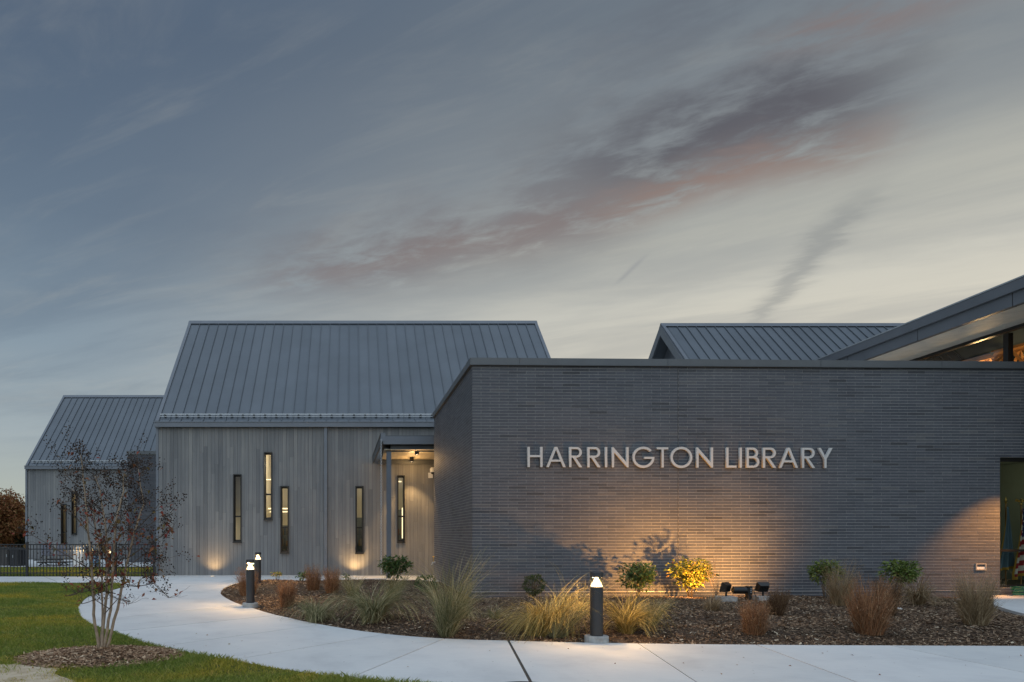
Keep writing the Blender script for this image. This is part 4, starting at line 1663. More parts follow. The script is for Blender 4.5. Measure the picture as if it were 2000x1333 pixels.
# soffit of narrow boards
for k in range(9):
    e0 = 0.201 + k * 0.149
    sweep([(e0, ZB + .015), (e0 + .145, ZB + .015), (e0 + .145, ZB + .05), (e0, ZB + .05)], Y0, Y1, 'soffit_board', M['soffit_pale'], roofw)
CE = 1.55
sweep([(CE, ZB - .06), (CE, ZB + .06), (CE + .15, ZB + .06), (CE + .15, ZB - .06)], Y0, Y1, 'window_head', M['frame'])
sweep([(CE, 4.39), (CE, 4.75), (CE + .2, 4.75), (CE + .2, 4.39)], BY + .6, Y1, 'wall', M['trim'])
clw = sweep([(CE, 4.75), (CE, 4.86), (CE + .15, 4.86), (CE + .15, 4.75)], BY + .6, Y1, 'clerestory_window', M['frame'])
ya = 16.0


def mull_y(px):
    k = (px - VX) / F
    return (15.08 + CE - ddx * 15.3) / (k - ddx)


for px_ in (1963, 1880, 1800):
    ym = mull_y(px_)
    pw = 0.075 if px_ == 1963 else 0.0
    if pw:
        sweep([(CE + .01, 4.861), (CE + .01, ZB - .101), (CE + .14, ZB - .101), (CE + .14, 4.861)], ym - pw, ym + pw, 'mullion', M['frame'], clw)
p = MB()
p.poly([E(CE + .07, BY + .6, 4.8), E(CE + .07, Y1, 4.8), E(CE + .07, Y1, ZB - .02), E(CE + .07, BY + .6, ZB - .02)])
p.build('pane', M['glass_high'], clw)
# hall behind the clerestory with timber trusses
m = MB()
m.poly([E(7.5, 13, 0), E(7.5, 33, 0), E(7.5, 33, 9.2), E(7.5, 13, 9.2)])
m.poly([E(CE + .2, Y1, 0), E(9, Y1, 0), E(9, Y1, 9.4), E(CE + .2, Y1, 7.2)])
m.poly([E(CE + .2, Y0 + .5, 0), E(9, Y0 + .5, 0), E(9, Y0 + .5, 9.4), E(CE + .2, Y0 + .5, 7.2)])
m.build('hall_wall', M['in_teal'], hw)
m = MB()
for yk in np.arange(16.0, 30.0, 1.5):
    c0, c1 = E(CE + .9, yk, ZB - .62), E(7.4, yk, ZB - .62)
    t0, t1 = E(CE + .9, yk, ZB - .25), E(7.4, yk, ZB + 1.0)
    m.tube([c0, c1], .07, 4)
    m.tube([t0, t1], .07, 4)
    for q in range(5):
        a_ = Vector(c0).lerp(Vector(c1), q / 5)
        b_ = Vector(t0).lerp(Vector(t1), (q + .5) / 5)
        c_ = Vector(c0).lerp(Vector(c1), (q + 1) / 5)
        m.tube([a_, b_], .05, 4)
        m.tube([b_, c_], .05, 4)
m.build('truss', M['timber'], hw)['kind'] = 'stuff'
for yk in (17.5, 21.5, 26.0):
    lamp('hall_light', 'POINT', E(4.2, yk, 6.1), 170, (1.0, 0.6, 0.26), hw, shadow_soft_size=0.08)

# ------------------------------------------------------------------ entrance canopy
CYF, CYB = 22.40, WOOD_Y - .03
CX0, CX1 = PX(745, CYF), 4.4
CZT = PZ(848, CYF)
ZBK = PZ(893, CYB) + .02                  # the canopy roof falls back towards the wall
can = empty('entrance_canopy', (CX0, CYF, WB), 'flat steel entrance canopy on a slim blue grey column beside the brick wing', 'canopy')
m = MB()
m.prism([(CX0 + .06, CYF + .061, CZT - .10), (CX0 + .06, CYB, ZBK - .10), (CX0 + .06, CYB, ZBK - .04), (CX0 + .06, CYF + .061, CZT - .04)], (CX1 - CX0 - .06, 0, 0))
m.build('roof', M['trim_dark'], can)
m = MB()
xb_ = PX(728, CYB)
m.prism([(CX0 - .02, CYF, CZT - .33), (xb_, CYB, ZBK - .24), (xb_, CYB, ZBK), (CX0 - .02, CYF, CZT)], (.05, 0, 0))
m.prism([(CX0 - .035, CYF - .01, CZT - .01), (xb_ - .015, CYB, ZBK - .01), (xb_ - .015, CYB, ZBK + .02), (CX0 - .035, CYF - .01, CZT + .02)], (.014, 0, 0))
m.build('side_fascia', M['trim_dark'], can)
m = MB()
m.box((CX0 + .06, CYF, PZ(868, CYF)), (CX1, CYF + .06, PZ(852.5, CYF)))
m.box((CX0 - .021, CYF - .012, PZ(863, CYF)), (CX0 + .13, CYF - .001, PZ(846, CYF)))
m.build('front_fascia', M['trim'], can)
BMY = CYF + .25
m = MB()
m.box((PX(763, BMY), BMY, PZ(882.5, BMY)), (CX1, BMY + .14, PZ(867.5, BMY)))
m.build('beam', M['trim_dark'], can)
m = MB()
m.box((CX0 + .12, BMY + .15, PZ(882, BMY) + .0), (CX0 + .26, CYB - .2, PZ(868, BMY) - .1))
m.build('beam', M['trim_dark'], can)
m = MB()
zz = PZ(898, CYB - .15)
m.box((CX0 - .02, CYB - .16, PZ(906.5, CYB - .16)), (CX1, CYB - .003, zz - .001))
m.build('ledger', M['trim_dark'], can)
zfr = PZ(880, BMY)
nsb = 20
for k in range(nsb):
    a0 = CX0 + .10 + (CX1 - CX0 - .10) * k / nsb
    a1 = CX0 + .10 + (CX1 - CX0 - .10) * (k + 1) / nsb
    m = MB()
    m.prism([(a0 + .003, CYF + .12, zfr), (a0 + .003, CYB - .002, zz), (a0 + .003, CYB - .002, zz + .02), (a0 + .003, CYF + .12, zfr + .02)], (a1 - a0 - .006, 0, 0))
    m.build('soffit_board', M['soffit'], can)
m = MB()
cxc = PX(759.5, BMY)
cw = .076
m.box((cxc - cw, BMY - .03, WB), (cxc + cw, BMY - .012, PZ(882.5, BMY)))
m.box((cxc - cw, BMY + .13, WB), (cxc + cw, BMY + .148, PZ(882.5, BMY)))
m.box((cxc - .012, BMY - .0115, WB), (cxc + .012, BMY + .1295, PZ(882.5, BMY)))
m.build('column', M['post_blue'], can)
m = MB()
m.box((cxc - .11, BMY - .06, PZ(882.5, BMY) + .0005), (cxc + .09, BMY + .16, PZ(882.5, BMY) + .02))
m.build('cap_plate', M['trim_dark'], can)
for (px_, py_, D_) in ((814, 889, 22.75), (804, 903, 23.95)):
    x = PX(px_, D_)
    zs = zfr + (zz - zfr) * (D_ - CYF - .12) / (CYB - CYF - .12)
    o = empty('downlight', (x, D_, zs), 'black cylinder downlight nearer the front of the canopy soffit' if D_ < 23 else 'black cylinder downlight deeper under the canopy soffit', 'light', 'canopy downlights')
    m = MB()
    zl = PZ(py_ - 0.5, D_)
    m.lathe((x, D_, 0), [(.066, zl + .03), (.066, zl - .0), (.074, zl - .0), (.074, zs - .0005), (.066, zs - .0005)], 20, cap=False)
    m.build('housing', M['black'], o)
    m = MB()
    m.lathe((x, D_, 0), [(.063, zl + .012), (.063, zl + .02)], 20)
    m.build('lens', M['lampdisc'], o)
    sp = lamp('downlight_lamp', 'SPOT', (x, D_, zl - .01), 260, WARM, o, spot_size=math.radians(80), spot_blend=0.4, shadow_soft_size=0.05)
    sp.rotation_euler = (0, 0, 0)
    lamp('downlight_glow', 'POINT', (x, D_ - .0, zl - .16), 15, WARM, o, shadow_soft_size=0.012)

# rain chain
ch_x, ch_y = PX(744.5, CYF - .08), CYF - .08
chn = empty('rain_chain', (ch_x, ch_y, PZ(861, CYF)), 'steel rain chain hanging from the canopy corner into the bed', 'chain')
cl_m = bpy.data.meshes.new('link')
q = MB()
NS, NR = 10, 4
for i in range(NS):
    a = 2 * math.pi * i / NS
    for j in range(NR):
        b = 2 * math.pi * j / NR
        r = .024 + .007 * math.cos(b)
        q.v.append((r * math.cos(a),   .007 * math.sin(b), 1.45 * r * math.sin(a)))
for i in range(NS):
    for j in range(NR):
        i2, j2 = (i + 1) % NS, (j + 1) % NR
        q.f.append((i * NR + j, i2 * NR + j, i2 * NR + j2, i * NR + j2))
cl_m.from_pydata(q.v, [], q.f)
cl_m.materials.append(M['galv'])
zz_ = PZ(861, CYF)
k = 0
while zz_ > 0.12:
    o = link('link', cl_m, None, chn, (ch_x, ch_y, zz_))
    o.rotation_euler = (0, 0, math.radians(90 * (k % 2) + 20))
    zz_ -= .055
    k += 1

# security camera and hose tap on the side wall
cy_ = WOOD_Y - .024
cx_, cz_ = PX(838, cy_), PZ(925, cy_)
sc = empty('security_camera', (cx_, cy_, cz_), 'white security camera bracketed to the wood wall under the canopy', 'camera')
m = MB()
m.box((cx_ - .03, cy_ - .05, cz_ - .17), (cx_ + .13, cy_ - .0, cz_ + .02))
m.build('bracket', M['white'], sc)
m = MB()
m.lathe((cx_ + .11, cy_ - .14, cz_ + .04), [(.03, -.03), (.095, .0), (.095, .11), (.06, .16)], 16)
m.build('housing', M['white'], sc)
m = MB()
m.ball((cx_ + .11, cy_ - .14, cz_ + .02), .065, 12, 8)
m.build('lens', M['black'], sc)
cx_, cy_, cz_ = BX, 21.8, PZ(1100, 21.8)
ht = empty('hose_tap', (cx_, cy_, cz_), 'small metal hose tap low on the brick side wall', 'tap')
m = MB()
m.tube([(BX - .01, cy_, cz_ + .03), (BX - .10, cy_, cz_ + .02), (BX - .13, cy_, cz_ - .06)], .022, 8)
m.build('spout', M['galv'], ht)
m = MB()
m.tube([(BX - .07, cy_, cz_ + .03), (BX - .07, cy_, cz_ + .20)], .012, 6)
m.ball((BX - .07, cy_, cz_ + .2), .045, sq=(1, 1, .4))
m.build('handle', M['gold'], ht)


# ------------------------------------------------------------------ bollards
def make_bollard():
    o = empty('bollard_light', (0, 0, 0), 'b', 'bollard', 'lit bollards along the path')
    m = MB()
    m.lathe((0, 0, 0), [(.155, -.05), (.155, .075), (.148, .085)], 28)
    m.build('base', M['block'], o)
    m = MB()
    m.lathe((0, 0, 0), [(.083, .0855), (.083, .735), (.078, .74)], 32)
    m.build('post', M['bollard'], o, smooth=False)
    m = MB()
    m.lathe((0, 0, 0), [(.080, .7405), (.080, .868)], 32, cap=False)
    m.build('lens', M['lens'], o)
    m = MB()
    m.lathe((0, 0, 0), [(.076, .742), (.070, .75), (.022, .855), (.022, .866)], 24)
    m.build('reflector', M['lampwhite'], o)
    m = MB()
    m.lathe((0, 0, 0), [(.083, .8685), (.085, .875), (.085, .925), (.080, .932)], 32)
    m.build('cap', M['bollard'], o)
    for k in range(3):
        a = k * 2 * math.pi / 3 + .5
        lamp('bollard_lamp', 'POINT', (.052 * math.cos(a), .052 * math.sin(a), .853), 30.0, WARM, o, shadow_soft_size=0.008)
    return o


bol = make_bollard()
bspots = [(G(1165, 1254), 'nearest dark bollard light, on a concrete base between two golden grasses'),
          (G(489, 1186), 'dark bollard light on a concrete base at the curved tip of the bed'),
          ((PX(504, 18.6), 18.6), 'dark bollard light half hidden behind the one at the tip of the bed'),
          ((PX(213, 25.6), 25.6), 'small bollard light glowing through the young tree by the fence')]
for k, ((x, y), lab) in enumerate(bspots):
    o = bol if k == 0 else copy_tree(bol)
    o.location = (x, y, 0.0)
    if k == 3:
        o.location = (x, y, -0.03)
    o['label'] = lab

# ------------------------------------------------------------------ floodlights at the wall


def flood(px, D, label, target, energy, size):
    x, y = PX(px, D), D
    zb = zbed(x, y)
    o = empty('floodlight', (x, y, zb), label, 'floodlight', 'floodlights in the bed')
    m = MB()
    m.box((x - .16, y - .12, zb - .05), (x + .16, y + .12, zb + .10))
    m.build('base', M['block'], o)
    m = MB()
    m.tube([(x, y, zb + .1), (x, y, zb + .2)], .02, 8)
    m.build('stem', M['black'], o)
    d = (Vector(target) - Vector((x, y, zb + .27)))
    d.normalize()
    rt = d.cross(Vector((0, 0, 1))).normalized()
    upv = rt.cross(d)
    c = Vector((x, y, zb + .27))
    m = MB()
    w_, h_, t_ = .125, .10, .05
    pts = [c - rt * w_ - upv * h_ + d * t_, c + rt * w_ - upv * h_ + d * t_, c + rt * w_ + upv * h_ + d * t_, c - rt * w_ + upv * h_ + d * t_]
    bk_ = [c - rt * w_ * .7 - upv * h_ * .7 - d * t_, c + rt * w_ * .7 - upv * h_ * .7 - d * t_, c + rt * w_ * .7 + upv * h_ * .7 - d * t_, c - rt * w_ * .7 + upv * h_ * .7 - d * t_]
    i = 0
    m.v = [tuple(p) for p in pts + bk_]
    m.f = [(4, 7, 6, 5), (0, 1, 5, 4), (1, 2, 6, 5), (2, 3, 7, 6), (3, 0, 4, 7)]
    m.build('housing', M['black'], o)
    m = MB()
    for k in range(5):
        cc = c - d * (t_ + .012) + rt * (-.06 + .03 * k)
        m.prism([cc - upv * .06 - rt * .004, cc - upv * .06 + rt * .004, cc + upv * .06 + rt * .004, cc + upv * .06 - rt * .004], d * .011)
    m.build('heat_sink', M['black'], o)
    m = MB()
    m.poly([p - d * .004 for p in [c - rt * w_ * .96 - upv * h_ * .96 + d * t_, c + rt * w_ * .96 - upv * h_ * .96 + d * t_, c + rt * w_ * .96 + upv * h_ * .96 + d * t_, c - rt * w_ * .96 + upv * h_ * .96 + d * t_]])
    m.build('lens', M['lampdisc'], o)
    sp = lamp('flood_lamp', 'SPOT', c + d * (t_ + .02), energy, (1.0, 0.46, 0.115), o, spot_size=math.radians(size), spot_blend=1.0, shadow_soft_size=0.035)
    aim(sp, c, target)
    return o


flood(1418, 13.6, 'black floodlight on a pale concrete block near the yellow shrub', W(3.6, 0, 0.9), 560, 108)
flood(1490, 13.9, 'black floodlight behind the dark brown grass clump', W(5.7, 0, 1.1), 420, 114)
jx, jy_ = PX(1452, 13.75), 13.75
jb = empty('junction_post', (jx, jy_, zbed(jx, jy_)), 'short black wiring post with conduit and cable between the floodlights', 'wiring post')
z = zbed(jx, jy_)
m = MB()
m.box((jx + .06, jy_ - .05, z - .05), (jx + .15, jy_ + .05, z + .30))
m.build('post', M['black'], jb)
m = MB()
m.lathe((jx - .22, jy_, z + .22), [(.055, 0), (.07, .02), (.07, .26), (.055, .279)], 14, axis='x')
m.build('box', M['black'], jb)
m = MB()
m.tube([(jx + .15, jy_, z + .22), (jx + .21, jy_, z + .2), (jx + .24, jy_ - .02, z + .08), (jx + .25, jy_, z - .02)], .008, 6)
m.build('cable', M['black'], jb)
m = MB()
for k in range(3):
    m.ball((jx + .12, jy_ - .052, z + .18 + .035 * k), .011)
m.build('fitting', M['galv'], jb)

# uplights sunk in the walk at the wood wall
for px_, e, lab in ((415, 42, 'round light sunk in the pavement under the leftmost slit window'), (693, 75, 'round light sunk in the pavement below the slit window beside the rain chain')):
    x, y = PX(px_, WOOD_Y - .42), WOOD_Y - .42
    gz = fall(y)
    o = empty('ground_light', (x, y, gz), lab, 'light', 'lights sunk in the pavement')
    m = MB()
    m.lathe((x, y, gz), [(.10, .001), (.10, .012), (.075, .014)], 20)
    m.build('rim', M['galv'], o)
    m = MB()
    m.lathe((x, y, gz), [(.07, .0145), (.07, .017)], 16)
    m.build('lens', M['lampdim'], o)
    sp = lamp('ground_lamp', 'SPOT', (x, y, .05), e, WARM, o, spot_size=math.radians(120), spot_blend=1.0, shadow_soft_size=0.05)
    aim(sp, (x, y, .05), (x, WOOD_Y + .15, 1.2))

# entrance porch just past the window, with the downlight that grazes the wall
po = empty('entrance_porch', W(13.4, .6, 3.3), 'flat porch roof with a downlight over the entrance at the far right', 'porch')
m = MB()
m.prism([W(12.78, 2.6, 3.42), W(15.6, 2.6, 3.42), W(15.6, .003, 3.42), W(12.78, .003, 3.42)], (0, 0, .2))
m.build('roof', M['fascia'], po)
m = MB()
c = W(12.95, 1.25, 3.32)
m.lathe((c[0], c[1], 0), [(.07, 3.30), (.07, 3.4195)], 16)
m.build('downlight', M['black'], po)
sp = lamp('porch_lamp', 'SPOT', (c[0], c[1], 3.28), 1050, (1.0, 0.43, 0.10), po, spot_size=math.radians(46), spot_blend=0.9, shadow_soft_size=0.03)
aim(sp, (c[0], c[1], 3.28), W(11.55, 0, 0.85))

# outlet box, hose, loose stones
ou = W((1913 - VX) / F * BY / CT - BX + .12, 0, PZ(1107, BY + .3))
ob = empty('outlet_box', ou, 'small open outlet box set in the brick wall behind the wispy tan grass', 'outlet')
m = MB()
u_ = (1904 - VX) / 87.5 * 1.0 - BX + .30
ub = [(px - VX) / F for px in (1904, 1924)]
u0_, u1_ = [(k * BY - BX) / (CT - k * ST) for k in ub]
zt_, zb_ = PZ(1101, BY + .33), PZ(1114, BY + .33)
for a, b, c0, c1 in ((u0_, u0_ + .02, zb_, zt_), (u1_ - .02, u1_, zb_, zt_), (u0_ + .0205, u1_ - .0205, zt_ - .02, zt_), (u0_ + .0205, u1_ - .0205, zb_, zb_ + .02)):
    wbar(m, a, b, c0, c1, .03, .001)
m.build('frame', M['outlet'], ob)
m = MB()
wbar(m, u0_ + .022, u1_ - .022, zb_ + .022, zb_ + .075, .016, .002)
m.build('cover', M['white'], ob)
hs = MB()
ptsh = []
for k in range(90):
    a = k * .42
    r = .30 + .05 * math.sin(k * 1.7)
    ptsh.append((15.02 + r * math.cos(a), 15.18 + .16 * math.sin(a), .07 + .0022 * k + .012 * math.sin(k)))
hs.tube(ptsh, .012, 6)
tag(hs.build('garden_hose', M['hose']), 'green garden hose coiled on the pavement under the lobby window', 'hose')
for k, (px_, py_, r, lab) in enumerate(((1577 + 298, 1176, .06, 'pale rounded stone at the edge of the entry pavement'), (1755, 1199, .05, 'flat pale stone lying on dark mulch between brown grasses'), (950, 1163, .035, 'small pale stone near the brick wall left of the boxwood'))):
    x, y = G(px_, py_)
    m = MB()
    m.ball((x, y, zbed(x, y) + r * .5), r, 10, 7, sq=(1.2, .9, .55))
    for i, v in enumerate(m.v):
        j = 1 + .08 * math.sin(i * 2.3)
        m.v[i] = (x + (v[0] - x) * j, v[1], v[2])
    tag(m.build('stone', M['stone'], smooth=True), lab, 'stone', 'loose stones in the bed')
x, y = PX(733, 20.4), 20.4
m = MB()
m.box((x - .33, y - .2, -.05), (x + .33, y + .2, zbed(x, y) + .06))
tag(m.build('splash_block', M['block'], anchor=(x, y, 0)), 'flat pale concrete splash block behind the grasses near the column', 'splash block')
mc = MB()
mx, my = PX(1032, 6.36), 6.335
mc.lathe((mx, my, 0), [(.32, -.02), (.32, .008), (.30, .012), (.27, .012), (.265, .008)], 36)
mc.lathe((mx, my, 0), [(.10, .0085), (.10, .013)], 20)
tag(mc.build('manhole_cover', M['iron'], anchor=(mx, my, 0)), 'round dark iron cover set in the path at the lower edge', 'manhole cover')

# ------------------------------------------------------------------ fence
fx0, fx1, FY = -15.4, -7.05, 24.3
FZ = CAMH - 85.5 * FY / F
fence = empty('metal_fence', (fx1, FY, FZ), 'black metal picket fence running left from the tall wood clad building', 'fence')
posts = [PX(303, FY) - .03, PX(226, FY), PX(53, FY), PX(53, FY) - 3.15]
for x in posts:
    m = MB()
    m.box((x - .04, FY - .04, FZ - .02), (x + .04, FY + .04, PZ(1061, FY)))
    m.box((x - .05, FY - .05, PZ(1061, FY) + .0005), (x + .05, FY + .05, PZ(1061, FY) + .03))
    m.build('post', M['fence'], fence)
zr_ = [PZ(1064, FY), PZ(1073, FY), PZ(1119.5, FY)]
for x1_, x0_ in zip(posts[:-1], posts[1:]):
    for zz in zr_:
        m = MB()
        m.box((x0_ + .041, FY - .02, zz - .018), (x1_ - .041, FY + .02, zz + .018))
        m.build('rail', M['fence'], fence)
pk = bpy.data.meshes.new('picket')
q = MB().box((-.011, -.011, FZ + 0.03), (.011, .011, PZ(1065, FY)))
pk.from_pydata(q.v, [], q.f)
pk.materials.append(M['fence'])
for x1_, x0_ in zip(posts[:-1], posts[1:]):
    n = int((x1_ - x0_ - .08) / .115)
    for k in range(1, n + 1):
        link('picket', pk, None, fence, (x0_ + (x1_ - x0_) * k / (n + 1), FY, 0))

# things behind the fence
for (a, b, t, D, mt, lab) in ((-40, 17, 1071, 30.5, 'cabinet', 'brown grey utility cabinet behind the fence at the far left'), (19, 38, 1073, 30.0, 'cabinet2', 'narrower charcoal utility cabinet behind the fence')):
    xa, xb = PX(a, D), PX(b, D)
    o = empty('utility_cabinet', ((xa + xb) / 2, D, 0), lab, 'cabinet', 'utility cabinets behind the fence')
    zt = PZ(t, D)
    m = MB()
    m.box((xa, D, 0), (xb, D + .8, zt))
    m.box((xa - .03, D - .03, zt + .0005), (xb + .03, D + .83, zt + .04))
    m.build('body', M[mt], o)
    mid = (xa + xb) / 2
    for p, q_ in ((xa + .03, mid - .01), (mid + .01, xb - .03)):
        m = MB()
        m.box((p, D - .02, .08), (q_, D - .0005, zt - .06))
        dr = m.build('door', M[mt], o)
        m = MB()
        m.box((q_ - .06, D - .04, zt * .5), (q_ - .04, D - .0205, zt * .5 + .12))
        m.build('handle', M['galv'], dr)
D = 30.6
tb = empty('picnic_table', (PX(106, D), D, 0), 'dark picnic table on the patio behind the fence', 'table')
xa, xb = PX(78, D), PX(136, D)
m = MB()
m.box((xa, D - .35, PZ(1098.5, D) - .02), (xb, D + .35, PZ(1098.5, D) + .03))
m.build('tabletop', M['black'], tb)
for x in (xa + .18, xb - .25):
    for s in (-1, 1):
        m = MB()
        m.tube([(x, D + s * .05, PZ(1098.5, D) - .021), (x, D + s * .5, 0.0)], .03, 6)
        m.build('leg', M['black'], tb)
for s in (-1, 1):
    m = MB()
    m.box((xa + .05, D + s * .62 - .12, .25), (xb - .05, D + s * .62 + .12, .29))
    m.build('bench', M['black'], tb)
for px_, lab in ((95, 'grey mesh chair at the left end of the picnic table'), (124, 'grey mesh chair at the right end of the picnic table')):
    D = 31.6
    x = PX(px_, D)
    o = empty('patio_chair', (x, D, 0), lab, 'chair', 'patio chairs behind the fence')
    m = MB()
    m.box((x - .22, D - .22, .40), (x + .22, D + .22, .44))
    m.build('seat', M['grey_fabric'], o)
    m = MB()
    m.box((x - .22, D - .26, .4405), (x + .22, D - .23, .98))
    m.build('backrest', M['grey_fabric'], o)
    for sx in (-.2, .2):
        for sy in (-.2, .2):
            m = MB()
            m.tube([(x + sx, D + sy, .399), (x + sx * 1.1, D + sy * 1.1, 0)], .014, 6)
            m.build('leg', M['black'], o)
D = 30.2
xa, xb = PX(144, D), PX(192, D)
pp = empty('play_panel', ((xa + xb) / 2, D, 0), 'play stand with white rounded end, dark top and blue boards behind the tree', 'play equipment')
m = MB()
m.prism([(xa, D - .05, 0.0)] + [(xa + .22 - .22 * math.cos(t), D - .05, .62 + .25 * math.sin(t)) for t in np.linspace(0, math.pi, 12)] + [(xa + .44, D - .05, 0.0)], (0, .12, 0))
m.build('end_panel', M['white'], pp)
m = MB()
m.box((xa + .55, D, PZ(1086, D)), (xb, D + .3, PZ(1075, D)))
m.build('top_panel', M['black'], pp)
for k in range(2):
    m = MB()
    m.box((xa + .70 + k * .22, D + .02, .02), (xa + .88 + k * .22, D + .06, PZ(1086, D) - .001))
    m.build('board', M['blue'], pp)


# ------------------------------------------------------------------ plants
def blade_mesh(n, base_r, h, spread, droop, lean, w, seed, hvar=0.45, seg=5, zsq=1.0, locks=0):
    r = np.random.default_rng(seed)
    br = base_r * np.sqrt(r.uniform(0, 1, n))
    ba = r.uniform(0, 2 * math.pi, n)
    az = ba + r.normal(0, 0.7, n)
    L = h * (1 - hvar * r.uniform(0, 1, n) ** 1.3) * (1 - .35 * (br / base_r) ** 2)
    sp = spread * np.abs(r.normal(0.55, 0.4, n))
    dr = droop * r.uniform(0.3, 1.25, n)
    if locks:
        la, ld, ls = r.uniform(0, 2 * math.pi, locks), r.uniform(.45, 1.3, locks), r.uniform(.5, 1.25, locks)
        pick = r.integers(0, locks, n)
        az = la[pick] + r.normal(0, .22, n)
        ba = az + r.normal(0, .6, n)
        dr = droop * ld[pick] * r.uniform(.75, 1.2, n)
        L = h * ls[pick] * (1 - hvar * .6 * r.uniform(0, 1, n))
    s = np.linspace(0, 1, seg + 1)[None, :]
    ang = (sp[:, None] + dr[:, None] * s ** 1.4)             # angle from upright along the blade
    ang = np.minimum(ang, 2.6)
    ds = L[:, None] / seg
    rad = np.cumsum(np.sin(ang) * ds, 1) - np.sin(ang[:, :1]) * ds
    zz = (np.cumsum(np.cos(ang) * ds, 1) - np.cos(ang[:, :1]) * ds) * zsq
    kink = (r.normal(0, 0.06, (n, 1)) * s + r.normal(0, 0.05, (n, 1)) * np.sin(s * r.uniform(3, 7, (n, 1)))) * L[:, None]
    x = (br * np.cos(ba))[:, None] + np.cos(az)[:, None] * rad - np.sin(az)[:, None] * kink + lean[0] * zz
    y = (br * np.sin(ba))[:, None] + np.sin(az)[:, None] * rad + np.cos(az)[:, None] * kink + lean[1] * zz
    zz = np.maximum(zz, 0.01)
    ww = w * r.uniform(.6, 1.3, n)[:, None] * (1.02 - .7 * s ** 1.5)
    pa = r.uniform(0, math.pi, n)
    px_, py_ = np.cos(pa)[:, None] * ww, np.sin(pa)[:, None] * ww
    v = np.empty((n, seg + 1, 2, 3))
    v[:, :, 0] = np.stack([x - px_, y - py_, zz], 2)
    v[:, :, 1] = np.stack([x + px_, y + py_, zz], 2)
    b = (np.arange(n) * (seg + 1) * 2)[:, None] + (np.arange(seg) * 2)[None, :]
    f = np.stack([b, b + 1, b + 3, b + 2], 2).reshape(-1, 4)
    tips = np.stack([x[:, -1], y[:, -1], zz[:, -1]], 1)
    return v.reshape(-1, 3), f, tips


def join_np(parts):
    V, Fc, o = [], [], 0
    for v, f in parts:
        V.append(v)
        Fc.append(f + o)
        o += len(v)
    return np.concatenate(V), np.concatenate(Fc)


def plumes(tips, n, size, seed, w=0.0025, drop=0.0):
    """fine feathery seed heads at blade tips"""
    r = np.random.default_rng(seed)
    t = tips[r.integers(0, len(tips), n)]
    d = r.normal(0, 1, (n, 3)) * np.array([.55, .55, .8])
    d /= np.linalg.norm(d, axis=1)[:, None]
    p = t - np.array([0, 0, 1.0]) * r.uniform(0, size * 4, n)[:, None]
    if drop:
        k = 1 - drop * r.uniform(0, 1, n) ** 1.2
        p = t * np.stack([k ** .7, k ** .7, k], 1) + r.normal(0, .018, (n, 3))
    e = p + d * size * r.uniform(.4, 1.2, n)[:, None]
    s = np.cross(d, r.normal(0, 1, (n, 3)))
    s = s / (np.linalg.norm(s, axis=1)[:, None] + 1e-9) * w
    v = np.stack([p - s, p + s, e + s * .4, e - s * .4], 1).reshape(-1, 3)
    return v, np.arange(n * 4).reshape(-1, 4)


GRP = {'bluestem_grass': 'russet clump grasses in the bed', 'fountain_grass': 'arching clump grasses in the bed'}


def grass_clump(name, px, py, top, halfw, mat, label, kind, seed, lean=(0, 0), cat='ornamental grass', n=None, D=None):
    x, y = G(px, py) if D is None else (PX(px, D), D)
    z = zbed(x, y) - .01
    h = PZ(top, y) - z
    hw_ = halfw / F * y
    parts = []
    if kind == 'upright':
        v, f, t = blade_mesh(n or 620, hw_ * .55, h * 1.08, 0.17 * hw_ / .17, .25, lean, .0028, seed, .8)
        parts.append((v, f))
        v, f, _ = blade_mesh(260, hw_ * .62, h * .6, 0.30, 1.3, lean, .0030, seed + 1, .6)
        parts.append((v, f))
        parts.append(plumes(t, 5200, .045, seed + 2, .0024, .85))
    elif kind == 'wispy':
        v, f, t = blade_mesh(n or 420, hw_ * .36, h, 0.26, .30, lean, .0024, seed, .6)
        parts.append((v, f))
        v, f, _ = blade_mesh(420, hw_ * .5, h * .62, 0.34, .55, lean, .0034, seed + 1, .5)
        parts.append((v, f))
        parts.append(plumes(t, 2400, .055, seed + 2, .0016, .6))
    elif kind == 'arching':
        v, f, t = blade_mesh(n or 560, hw_ * .16, h * 1.75, .34, 2.5, lean, .0040, seed, .6, 10, 1.0, 26)
        parts.append((v, f))
        v, f, _ = blade_mesh(70, hw_ * .2, h * 1.25, .35, 1.3, lean, .0030, seed + 1, .5, 8)
        parts.append((v, f))
        v, f, _ = blade_mesh(240, hw_ * .30, h * .6, .5, .9, lean, .0034, seed + 7, .5, 5)
        parts.append((v, f))
    elif kind == 'fountain':
        v, f, t = blade_mesh(n or 640, hw_ * .30, h * 1.22, .24, 1.35, lean, .0034, seed, .6, 8, 1.0, 22)
        parts.append((v, f))
        v, f, t2 = blade_mesh(90, hw_ * .2, h * 1.02, .5, .18, lean, .0018, seed + 1, .25, 6)
        parts.append((v, f))
        parts.append(plumes(t2, 700, .035, seed + 2, .0012))
        v, f, _ = blade_mesh(200, hw_ * .34, h * .5, .5, 1.1, lean, .0034, seed + 7, .5, 5)
        parts.append((v, f))
    V, Fc = join_np(parts)
    o = link(name, np_mesh(name, V, Fc), mat, None, (x, y, z))
    tag(o, label, cat, GRP.get(name))
    return o


